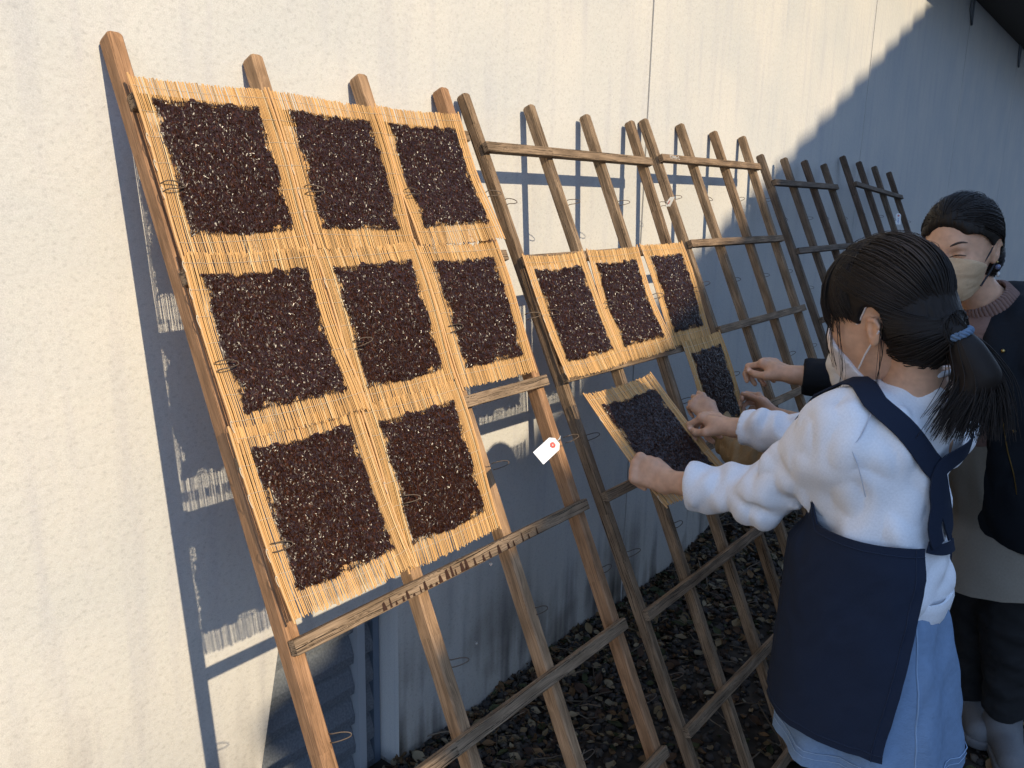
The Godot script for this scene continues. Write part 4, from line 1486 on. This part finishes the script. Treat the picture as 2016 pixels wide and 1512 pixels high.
	for e in [0.975, 0.955]:
		var li := []
		for k in 57:
			var p0: Vector3 = rows[20][k % 56]
			var c := Vector3(1.529, p0.y, 1.124)
			li.append(p0 + (p0 - c).normalized() * 0.003 + Vector3(0, (0.975 - e) * 0.6 + 0.004, 0))
		tube(st2, li, [0.0009], 4)
	part("hem_stitching", st2.commit(), mat(0.30, 0.40, 0.54, 0.9), skirt)
	var sideseam := []
	for i in range(1, 22):
		var p0: Vector3 = rows[i][21]
		sideseam.append(p0 + (p0 - Vector3(1.529, p0.y, 1.124)).normalized() * 0.0025)
	part("side_seam", tube_mesh(sideseam, [0.0017], 5), mat(0.26, 0.36, 0.5, 0.9), skirt)
	# apron: wraps the front and sides, open at the back
	var navy := cloth(0.016, 0.023, 0.043, 0.9, 30.0, 0.5)
	var ap := []
	var an := fold_noise(43, 1.0)
	for i in 30:
		var f := i / 29.0
		var line := []
		for k in 41:
			var g := float(k) / 40.0 * 2.0 - 1.0
			# angle from the front (-z) towards either side
			var edge := lerpf(2.38, 1.98, clampf(f * 1.05, 0.0, 1.0))
			var a := g * edge
			var side := absf(g)
			var ytop := lerpf(1.13, 0.974, smoothstep(0.16, 0.40, side))
			var y := lerpf(ytop, 0.608, f)
			var sk := clampf((0.93 - y) / 0.34, 0.0, 1.0)
			var rx := lerpf(0.146, 0.182, sk)
			var rz := lerpf(0.155, 0.184, sk)
			var cx := lerpf(1.540, 1.529, sk)
			var cz := lerpf(1.106, 1.124, sk)
			if y > 0.93:
				rx += (y - 0.93) * 0.14
				cx += (y - 0.93) * 0.15
				rz -= (y - 0.93) * 0.12
				cz -= (y - 0.93) * 0.06
			var wv := 0.004 * an.get_noise_2d(a * 2.0, y * 6.0) + 0.004 * sin(a * 5.0) * sk + 0.003 * an.get_noise_2d(a * 8.0, y * 22.0)
			var pv := Vector3(cx + (rx + wv) * sin(a), y, cz - (rz + wv) * cos(a))
			if y > 0.90: pv = pv.lerp(push_out(sw, pv, 0.016), smoothstep(0.90, 0.97, y))
			line.append(pv)
		ap.append(line)
	var apron := wp("apron", sheet(ap, 0.0035), navy, t)
	var trim := cloth(0.024, 0.033, 0.058, 0.9, 30.0, 0.5)
	var hm := begin()
	for e in [[0, 1, 0], [0, 39, 0], [1, 28, 0], [1, 1, 0]]:
		var pts := []
		for i in (30 if e[0] == 0 else 41):
			var a: Vector3 = ap[i][e[1]] if e[0] == 0 else ap[e[1]][i]
			pts.append(a + Vector3(a.x - 1.532, 0, a.z - 1.118).normalized() * 0.0022)
		tube(hm, pts, [0.0011], 4)
	part("hem", hm.commit(), trim, apron)
	var strapm := navy
	var sp := sw + al
	# cross-back straps and waist tie
	var aL := ribbon(sp, [Vector3(1.50, 1.08, 1.00), Vector3(1.50, 1.20, 1.05), Vector3(1.4495, 1.1990, 1.0943), Vector3(1.4471, 1.1663, 1.1531), Vector3(1.4648, 1.1221, 1.1918), Vector3(1.4861, 1.0949, 1.2123), Vector3(1.5083, 1.0470, 1.2249), Vector3(1.5466, 0.9774, 1.2328)], 0.042, 0.009)
	part("strap", aL, strapm, apron)
	var aR := ribbon(sp, [Vector3(1.6145, 1.1262, 1.2152), Vector3(1.5477, 1.1167, 1.2165), Vector3(1.4908, 1.1016, 1.2075), Vector3(1.4768, 1.0700, 1.2096), Vector3(1.4785, 1.0394, 1.2146), Vector3(1.4731, 1.0042, 1.2123), Vector3(1.4846, 0.9694, 1.2063)], 0.032, 0.0135)
	part("strap", aR, strapm, apron)
	var tie := ribbon(sw, [Vector3(1.4614, 0.9707, 1.2095), Vector3(1.4736, 0.9664, 1.2184), Vector3(1.5088, 0.9575, 1.2250), Vector3(1.5760, 0.9483, 1.2310)], 0.020, 0.009, 16, 4)
	part("waist_tie", tie, strapm, apron)
	# black leggings and shoes
	var leg := []
	for s in [-1.0, 1.0]:
		leg.append(cap(Vector3(1.527 + s * 0.065, 0.78, 1.122), Vector3(1.527 + s * 0.07, 0.42, 1.112), 0.074, 0.05, 0.02))
		leg.append(cap(Vector3(1.527 + s * 0.07, 0.42, 1.112), Vector3(1.527 + s * 0.075, 0.09, 1.142), 0.05, 0.037, 0.02))
	wp("leggings", nets_mesh(leg, 0.01), mat(0.012, 0.012, 0.014, 0.9), t)
	for s in [-1.0, 1.0]:
		var x: float = 1.527 + s * 0.078
		wp("shoe", nets_mesh([cap(Vector3(x, 0.04, 1.152), Vector3(x + s * 0.01, 0.032, 1.002), 0.036, 0.032, 0.02), cap(Vector3(x, 0.1, 1.147), Vector3(x, 0.05, 1.142), 0.042, 0.04, 0.02)], 0.009, [Plane(Vector3(0, -1, 0), -0.001)]), mat(0.05, 0.05, 0.055, 0.8), t)
	# hair, ponytail, scrunchie, mask
	var tie_l := Vector3(-0.006, -0.054, 0.114)
	wp("hair", hair_shell(hx, tie_l, true, 0.092), matte, t)
	var strands := hair_strands(hx, tie_l, 1500, 320, 0.01, 5, 300)
	wp("hair_strands", strands, hairm, t).set_meta("kind", "stuff")
	var tw := hx * tie_l
	var pt := begin()
	var rg := RandomNumberGenerator.new()
	rg.seed = 88
	var dA := Vector3(1.6011, 1.1354, 1.1615) - Vector3(1.6514, 1.2984, 1.1661)
	var dB := Vector3(1.6832, 1.1388, 1.2484) - Vector3(1.6624, 1.2969, 1.1642)
	var dM := Vector3(1.6607, 1.2329, 1.2186) - Vector3(1.6403, 1.3000, 1.1681)
	var dN := Vector3(1.6386, 1.2278, 1.1922) - Vector3(1.6403, 1.3000, 1.1681)
	for i in 900:
		var f := rg.randf()
		var out := Vector3(rg.randfn(0, 1), rg.randfn(0, 0.4), rg.randfn(0, 1)) * 0.012
		var tip := tw + dA.lerp(dB, f) * rg.randf_range(0.8, 1.08) + out * 1.1
		var mid := tw + dN.lerp(dM, f) + out
		var pts := spline([tw + out * 0.35, tw + (mid - tw) * 0.35 + Vector3(0, 0.004, 0) + out * 0.4, mid, mid.lerp(tip, 0.5) + (dB - dA) * 0.04, tip], 12)
		var rr := []
		for j in 12: rr.append(0.0015 * (1.0 - 0.8 * j / 11.0))
		tube(pt, pts, rr, 4, Color.WHITE, false)
	var tail := wp("ponytail", nets_mesh([cap(tw, tw + (dN + dM) * 0.25, 0.016, 0.022, 0.02), cap(tw + (dN + dM) * 0.25, tw + (dN + dM) * 0.5, 0.022, 0.027, 0.03), cap(tw + (dN + dM) * 0.5, tw + (dA + dB) * 0.34, 0.027, 0.016, 0.03)], 0.005), matte, t)
	part("ponytail_strands", pt.commit(), hairm, tail).set_meta("kind", "stuff")
	var sc := begin()
	var ax := (dN + dM).normalized()
	var sx := ax.cross(Vector3.UP).normalized()
	var sy := ax.cross(sx)
	for q in 3:
		var ring2 := []
		for k in 33:
			var a := TAU * k / 32.0
			var rr2 := 0.0195 + 0.0022 * sin(a * 6.0 + q * 2.1)
			ring2.append(tw + (sx * cos(a) + sy * sin(a)) * rr2 + ax * (0.004 * cos(a * 6.0 + q * 2.1) + 0.002))
		tube(sc, ring2, [0.0035], 6)
	wp("hair_tie", sc.commit(), cloth(0.14, 0.21, 0.31, 0.9), t)
	var maskm := cloth(0.80, 0.72, 0.68, 0.9, 30.0, 0.3)
	var mk := wp("face_mask", mask_mesh(hx, true), maskm, t)
	part("ear_loop", loops_mesh(hx, -1.0, 0.0017, true), maskm, mk)
	part("ear_loop", loops_mesh(hx, 1.0, 0.0017, true), maskm, mk)
	eye_parts(t, hx, false, false)
	# loose locks by the ear
	var lk := begin()
	for q in [[Vector3(-0.072, -0.02, 0.03), Vector3(-0.074, -0.07, 0.02), Vector3(-0.07, -0.12, 0.0), Vector3(-0.06, -0.17, -0.02)], [Vector3(-0.07, 0.0, -0.05), Vector3(-0.076, -0.04, -0.05), Vector3(-0.07, -0.09, -0.06), Vector3(-0.06, -0.13, -0.085)], [Vector3(-0.066, 0.01, -0.06), Vector3(-0.07, -0.04, -0.072), Vector3(-0.064, -0.08, -0.075)]]:
		for k in 7:
			var pts := []
			for p in q: pts.append(hx * (p + Vector3(rg.randf_range(-1, 1), rg.randf_range(-1, 1), rg.randf_range(-1, 1)) * 0.0045))
			tube(lk, spline(pts, 10), [0.0006, 0.0006, 0.0005, 0.0004, 0.0003], 4, Color.WHITE, false)
	wp("loose_hair", lk.commit(), hairm, t)

func child(skin: Material, hairm: Material) -> void:
	var t := thing("person", "small child in a white mask and khaki jacket behind the girl in white", "person", Vector3(2.06, 0, 0.99))
	var hx := head_xf(Vector3(2.0404, 1.2067, 0.9347), Vector3(-0.0626, -0.2048, -0.9768), Vector3(0.039, 0.9775, -0.2074), 0.95)
	var nb := Vector3(2.055, 1.055, 0.985)
	var shl := nb + Vector3(-0.125, -0.045, 0.01)
	var shr := nb + Vector3(0.13, -0.045, -0.01)
	var eL := Vector3(1.9312, 0.8913, 0.7245)
	var wL := Vector3(2.0765, 0.9511, 0.5224)
	var eR := Vector3(2.33, 0.90, 0.82)
	var wR := Vector3(2.3562, 0.9197, 0.5919)
	var st := begin()
	var b := [cap(hx * Vector3(0, -0.085, 0.03), nb, 0.038, 0.045, 0.02), cap(nb + Vector3(0, -0.05, 0), Vector3(2.06, 0.70, 0.99), 0.07, 0.085, 0.05), cap(nb, shl, 0.04, 0.034, 0.04), cap(nb, shr, 0.04, 0.034, 0.04),
		cap(shl, eL, 0.034, 0.028, 0.03), cap(eL, wL, 0.028, 0.02, 0.02), cap(shr, eR, 0.034, 0.028, 0.03), cap(eR, wR, 0.028, 0.02, 0.02)]
	for s in [-1.0, 1.0]:
		b.append(cap(Vector3(2.06 + s * 0.06, 0.66, 0.99), Vector3(2.06 + s * 0.06, 0.34, 0.98), 0.062, 0.042, 0.03))
		b.append(cap(Vector3(2.06 + s * 0.06, 0.34, 0.98), Vector3(2.06 + s * 0.065, 0.06, 1.0), 0.042, 0.03, 0.02))
	nets(st, b, 0.011)
	nets(st, head_prims(), 0.0038, [], hx)
	var hl := [cap(wL.lerp(eL, 0.3), wL, 0.025, 0.021, 0.01)]
	hand_prims(hl, wL, Vector3(2.0954, 0.9845, 0.4679), Vector3(-0.75, 0.5, 0.35), true, 0.84, [[0.7, 1.3, 0.8], [0.8, 1.3, 0.8], [0.9, 1.3, 0.8], [1.0, 1.3, 0.8]], [Vector3(0.8, 0.45, -0.4), Vector3(0.9, 0.0, -0.5), Vector3(0.9, -0.1, -0.4)])
	nets(st, hl, 0.0034)
	var hr := [cap(wR.lerp(eR, 0.3), wR, 0.025, 0.021, 0.01)]
	hand_prims(hr, wR, Vector3(2.3894, 0.9489, 0.5239), Vector3(0.75, 0.45, 0.2), false, 0.84, [[0.7, 1.1, 0.7], [0.75, 1.1, 0.7], [0.8, 1.1, 0.7], [0.85, 1.1, 0.7]], [Vector3(0.75, 0.6, -0.35), Vector3(0.85, 0.3, -0.6), Vector3(0.9, 0.1, -0.6)])
	nets(st, hr, 0.0034)
	st.index()
	wp("body", st.commit(), skin, t)
	nails(t)
	var khaki := cloth(0.29, 0.20, 0.105, 0.92, 20.0, 0.5)
	var navy := cloth(0.018, 0.022, 0.034, 0.9, 20.0, 0.5)
	var jk := [ell(Vector3(2.06, 0.90, 0.985), Vector3(0.15, 0.2, 0.115), 0.04), ell(Vector3(2.06, 0.72, 0.99), Vector3(0.14, 0.16, 0.12), 0.06), cap(nb + Vector3(0, -0.04, 0), shl, 0.055, 0.058, 0.05), cap(nb + Vector3(0, -0.04, 0), shr, 0.055, 0.058, 0.05),
		cap(shl, eL, 0.066, 0.064, 0.05), cap(eL, wL, 0.062, 0.042, 0.03), cap(shr, eR, 0.062, 0.05, 0.05), cap(eR, wR, 0.05, 0.034, 0.03)]
	var ul := (wL - eL).normalized()
	var ur := (wR - eR).normalized()
	wp("jacket", nets_mesh(jk, 0.008, [Plane(Vector3(0, -1, 0), -0.60), Plane(ul, ul.dot(wL.lerp(eL, 0.1))), Plane(ur, ur.dot(wR.lerp(eR, 0.04)))], [[crease_noise(51), Vector3(14, 12, 12), 0.010]]), khaki, t)
	# dark hood collar and striped cuff by the shoulder
	var hood := wp("collar", nets_mesh([cap(nb + Vector3(-0.06, 0.0, -0.03), nb + Vector3(-0.02, 0.03, 0.05), 0.028, 0.03, 0.02), cap(nb + Vector3(-0.02, 0.03, 0.05), nb + Vector3(0.06, 0.01, -0.02), 0.03, 0.028, 0.02), cap(nb + Vector3(-0.05, -0.01, -0.05), nb + Vector3(0.05, -0.01, -0.05), 0.026, 0.026, 0.02)], 0.007), navy, t)
	var sp := jk
	part("stripe", ribbon(sp, [Vector3(2.0429, 1.0522, 0.8251), Vector3(2.0273, 1.0621, 0.8513), Vector3(2.0220, 1.0697, 0.8751)], 0.006, 0.004, 8, 3), mat(0.6, 0.6, 0.62, 0.9), hood)
	part("stripe", ribbon(sp, [Vector3(2.0413, 1.0424, 0.8266), Vector3(2.0257, 1.0525, 0.8528), Vector3(2.0205, 1.0601, 0.8766)], 0.006, 0.004, 8, 3), mat(0.6, 0.6, 0.62, 0.9), hood)
	var pants := []
	for s in [-1.0, 1.0]:
		pants.append(cap(Vector3(2.06 + s * 0.06, 0.68, 0.99), Vector3(2.06 + s * 0.06, 0.34, 0.98), 0.08, 0.06, 0.03))
		pants.append(cap(Vector3(2.06 + s * 0.06, 0.34, 0.98), Vector3(2.06 + s * 0.065, 0.07, 1.0), 0.06, 0.048, 0.02))
	wp("trousers", nets_mesh(pants, 0.01), mat(0.02, 0.022, 0.03, 0.9), t)
	for s in [-1.0, 1.0]:
		var x: float = 2.06 + s * 0.068
		wp("shoe", nets_mesh([cap(Vector3(x, 0.035, 1.01), Vector3(x, 0.03, 0.88), 0.034, 0.03, 0.02)], 0.009, [Plane(Vector3(0, -1, 0), -0.001)]), mat(0.05, 0.05, 0.05, 0.8), t)
	wp("hair", hair_shell(hx, Vector3(0, -0.06, 0.11), false), hairm, t)
	wp("hair_strands", hair_strands(hx, Vector3(0, -0.09, 0.09), 260, 160, 0.0, 9), hairm, t).set_meta("kind", "stuff")
	var maskm := cloth(0.80, 0.77, 0.72, 0.9, 30.0, 0.3)
	var mk := wp("face_mask", mask_mesh(hx, true), maskm, t)
	part("ear_loop", loops_mesh(hx, -1.0, 0.0017, true), maskm, mk)
	part("ear_loop", loops_mesh(hx, 1.0, 0.0017, true), maskm, mk)
	eye_parts(t, hx, false)

func woman(skin: Material, hairm: Material) -> void:
	var matte := mat(0.016, 0.012, 0.009, 0.55, 0.32)
	var t := thing("person", "smiling woman in a beige mask, black coat and grey apron leaning in", "person", Vector3(2.5, 0, 1.25))
	var hx := head_xf(Vector3(2.2959, 1.4358, 1.0413), Vector3(-0.93, -0.20, -0.22), Vector3(-0.16, 0.98, -0.12), 1.0)
	var nb := Vector3(2.3960, 1.2685, 1.1138)
	var shl := Vector3(2.3759, 1.2346, 1.2169)
	var shr := Vector3(2.4730, 1.1855, 1.0097)
	var eR := Vector3(2.3279, 1.0646, 0.8686)
	var wR := Vector3(2.2552, 1.0665, 0.6753)
	var hip := Vector3(2.5419, 0.7165, 1.2191)
	var eL := shl + Vector3(0.12, -0.26, 0.06)
	var wL := eL + Vector3(0.10, -0.2, 0.04)
	var kn1 := Vector3(2.5254, 0.4305, 1.2525)
	var an1 := Vector3(2.5665, 0.0735, 1.2692)
	var kn2 := Vector3(2.5961, 0.4142, 1.1493)
	var an2 := Vector3(2.6682, 0.0183, 1.1698)
	var st := begin()
	var b := [cap(hx * Vector3(0, -0.085, 0.03), nb, 0.046, 0.052, 0.02), cap(nb + Vector3(0.03, -0.05, 0), hip, 0.08, 0.10, 0.05), cap(nb, shl, 0.045, 0.04, 0.04), cap(nb, shr, 0.045, 0.04, 0.04), cap(shl, eL, 0.04, 0.034, 0.03), cap(eL, wL, 0.034, 0.024, 0.02), cap(shr, eR, 0.04, 0.034, 0.03), cap(eR, wR, 0.034, 0.024, 0.02),
		cap(hip + Vector3(0, -0.04, 0.04), kn1, 0.08, 0.055, 0.03), cap(kn1, an1, 0.055, 0.036, 0.02), cap(hip + Vector3(0, -0.04, -0.06), kn2, 0.08, 0.055, 0.03), cap(kn2, an2, 0.055, 0.036, 0.02)]
	nets(st, b, 0.012)
	nets(st, head_prims(), 0.0036, [], hx)
	var hr := [cap(wR.lerp(eR, 0.3), wR, 0.031, 0.0265, 0.01)]
	hand_prims(hr, wR, Vector3(2.2655, 1.0859, 0.5982), Vector3(0.0, 1.0, 0.1), false, 1.02, [[0.55, 1.0, 0.7], [0.75, 1.15, 0.7], [0.95, 1.1, 0.6], [1.1, 1.0, 0.6]], [Vector3(0.8, 0.55, -0.35), Vector3(1.0, 0.05, -0.25), Vector3(1.0, -0.2, 0.0)])
	nets(st, hr, 0.0034)
	var lh := [cap(wL.lerp(eL, 0.2), wL, 0.028, 0.026, 0.01)]
	hand_prims(lh, wL, wL + Vector3(-0.05, -0.07, 0), Vector3(0, 0.3, 1), true, 1.0, [[0.3, 0.4, 0.3], [0.3, 0.5, 0.3], [0.4, 0.5, 0.3], [0.5, 0.5, 0.3]], [Vector3(0.8, 0.6, -0.2), Vector3(1.0, 0.2, -0.2), Vector3(1.0, 0.0, -0.1)])
	nets(st, lh, 0.005)
	st.index()
	wp("body", st.commit(), skin, t)
	nails(t)
	# knitted sweater with a ribbed neck
	var knit := cloth(0.22, 0.135, 0.11, 0.95, 18.0, 1.0)
	var swp := [ell(nb.lerp(hip, 0.3) + Vector3(-0.035, 0.0, -0.01), Vector3(0.13, 0.2, 0.15), 0.04), cap(nb + Vector3(-0.01, -0.05, 0), nb + Vector3(0.02, -0.08, 0), 0.085, 0.1, 0.04)]
	wp("sweater", nets_mesh(swp, 0.009, [], [[fold_noise(61, 1.0), Vector3(14, 14, 14), 0.008]]), knit, t)
	var rib := begin()
	var nax := (hx * Vector3(0, -0.06, 0.02) - nb).normalized()
	var sx := nax.cross(Vector3(0, 0, 1)).normalized()
	var sy := nax.cross(sx)
	for k in 44:
		var a := TAU * k / 44.0
		var d := sx * cos(a) + sy * sin(a)
		tube(rib, [nb + nax * -0.005 + d * 0.080, nb + nax * 0.02 + d * 0.070, nb + nax * 0.055 + d * 0.062, nb + nax * 0.060 + d * 0.056], [0.0062, 0.0062, 0.006, 0.004], 6)
	wp("neck_rib", rib.commit(), knit, t)
	# coat, open at the front
	var coatm := cloth(0.011, 0.013, 0.017, 0.85, 20.0, 0.5)
	var bk := Vector3(0.055, 0.0, 0.03)
	var coat := [cap(nb + Vector3(0.0, -0.10, 0.035), hip + bk + Vector3(-0.075, 0.05, 0.03), 0.135, 0.185, 0.05), cap(nb + Vector3(0.06, -0.06, 0.02), shl, 0.08, 0.078, 0.05), cap(nb + Vector3(0.05, -0.07, -0.02), shr, 0.07, 0.075, 0.05), cap(shl, eL, 0.078, 0.066, 0.04), cap(eL, wL, 0.066, 0.05, 0.03), cap(shr, eR, 0.076, 0.066, 0.05), cap(eR, wR, 0.066, 0.052, 0.03),
		cap(nb + Vector3(0.07, 0.035, 0.05), nb + Vector3(0.085, 0.02, -0.04), 0.045, 0.045, 0.04), cap(nb + Vector3(0.07, 0.035, 0.05), nb + Vector3(-0.01, -0.06, 0.10), 0.045, 0.04, 0.03)]
	var fr_ := nb.lerp(hip, 0.4) + Vector3(-0.20, 0.0, 0.02)
	coat.append(cap(nb + Vector3(-0.15, -0.02, -0.09), hip + Vector3(-0.25, 0.0, -0.15), 0.095, 0.12, 0.02, -1.0))
	var cr := (wR - eR).normalized()
	var cz := begin()
	nets(cz, coat, 0.009, [Plane(cr, cr.dot(wR.lerp(eR, 0.12))), Plane(Vector3(0, -1, 0), -(hip.y - 0.05))], Transform3D.IDENTITY, [[crease_noise(62), Vector3(9, 6, 9), 0.006]])
	cz.index()
	var cn := wp("coat", cz.commit(), coatm, t)
	var brass := mat(0.45, 0.32, 0.12, 0.3)
	brass.metallic = 1.0
	for q in [Vector3(2.1037, 1.2179, 1.1747), Vector3(2.2063, 0.9885, 1.2232)]:
		part("button", nets_mesh([ell(push_out(coat, q, 0.002), Vector3.ONE * 0.005, 0.002)], 0.0018), brass, cn)
	var zp := []
	for q in spline([Vector3(2.1980, 1.0200, 1.1845), Vector3(2.2413, 0.9441, 1.2009), Vector3(2.2661, 0.8783, 1.2235), Vector3(2.2996, 0.8199, 1.2376)], 14): zp.append(push_out(coat, q, 0.001))
	part("zip", tube_mesh(zp, [0.0016], 5), brass, cn)
	# apron hanging below the coat
	var apm := cloth(0.24, 0.205, 0.16, 0.93, 18.0, 0.6)
	var rows := []
	var an := fold_noise(63, 1.0)
	for i in 24:
		var f := i / 23.0
		var c := (nb + Vector3(0.0, -0.14, 0)).lerp(hip, minf(1.0, f * 1.7)) if f < 0.588 else hip + Vector3(0.0, -(f - 0.588) * 0.44, 0)
		var line := []
		for k in 31:
			var g := float(k) / 30.0 * 2.0 - 1.0
			var a := g * lerpf(1.2, 2.3, f) + 0.25
			var rx := lerpf(0.118, 0.148, f / 0.588) if f < 0.588 else lerpf(0.148, 0.20, (f - 0.588) / 0.412)
			var wv := 0.007 * an.get_noise_2d(a * 3.0, f * 3.0) + 0.008 * f * sin(a * 4.0 + 1.0)
			line.append(c + Vector3(-cos(a) * (rx + wv), 0.02 * f * sin(a * 2.0), sin(a) * (rx * 1.12 + wv)))
		rows.append(line)
	wp("apron", sheet(rows, 0.004), apm, t)
	var trm := mat(0.010, 0.010, 0.011, 0.9)
	wp("trousers", nets_mesh([cap(hip + Vector3(0, -0.04, 0.04), kn1, 0.105, 0.08, 0.03), cap(kn1, an1 + Vector3(0, 0.07, 0), 0.08, 0.058, 0.02), cap(hip + Vector3(0, -0.04, -0.06), kn2, 0.10, 0.07, 0.03), cap(kn2, an2 + Vector3(0, 0.07, 0), 0.07, 0.055, 0.02)], 0.010, [], [[fold_noise(64, 1.0), Vector3(12, 16, 12), 0.010]]), trm, t)
	for a in [an1, an2]:
		var g: Vector3 = a
		var toe := Vector3(g.x - 0.12, 0.035, g.z + 0.05)
		var s1 := wp("shoe", nets_mesh([cap(Vector3(g.x + 0.02, 0.05, g.z), toe, 0.045, 0.04, 0.03), cap(Vector3(g.x + 0.01, 0.12, g.z), Vector3(g.x, 0.05, g.z), 0.050, 0.046, 0.03)], 0.008, [Plane(Vector3(0, -1, 0), -0.014)]), cloth(0.16, 0.16, 0.165, 0.7), t)
		part("sole", nets_mesh([cap(Vector3(g.x + 0.03, 0.018, g.z), Vector3(toe.x, 0.016, toe.z), 0.050, 0.046, 0.02)], 0.007, [Plane(Vector3(0, 1, 0), 0.028), Plane(Vector3(0, -1, 0), 0.0)]), mat(0.12, 0.12, 0.125, 0.8), s1)
	# head details
	wp("hair", hair_shell(hx, Vector3(0, -0.03, 0.115), true, 0.128), matte, t)
	wp("hair_strands", hair_strands(hx, Vector3(0, -0.03, 0.115), 1300, 0, 0.0, 14), hairm, t).set_meta("kind", "stuff")
	var maskm := cloth(0.62, 0.43, 0.26, 0.9, 30.0, 0.3)
	var mk := wp("face_mask", mask_mesh(hx), maskm, t)
	var loopm := mat(0.012, 0.012, 0.016, 0.7)
	part("ear_loop", loops_mesh(hx, -1.0, 0.0024), loopm, mk)
	part("ear_loop", loops_mesh(hx, 1.0, 0.0024), loopm, mk)
	eye_parts(t, hx, true)
	var er := wp("earring", nets_mesh([ell(hx * Vector3(-0.079, -0.052, 0.008), Vector3.ONE * 0.0062, 0.002)], 0.0018), mat(0.12, 0.14, 0.22, 0.2), t)
	part("pendant", nets_mesh([ell(hx * Vector3(-0.080, -0.070, 0.007), Vector3(0.004, 0.007, 0.004), 0.002)], 0.0016), mat(0.5, 0.5, 0.48, 0.15), er)
	part("stud", nets_mesh([ell(hx * Vector3(-0.078, -0.040, 0.008), Vector3.ONE * 0.0028, 0.002)], 0.0012), brass, er)
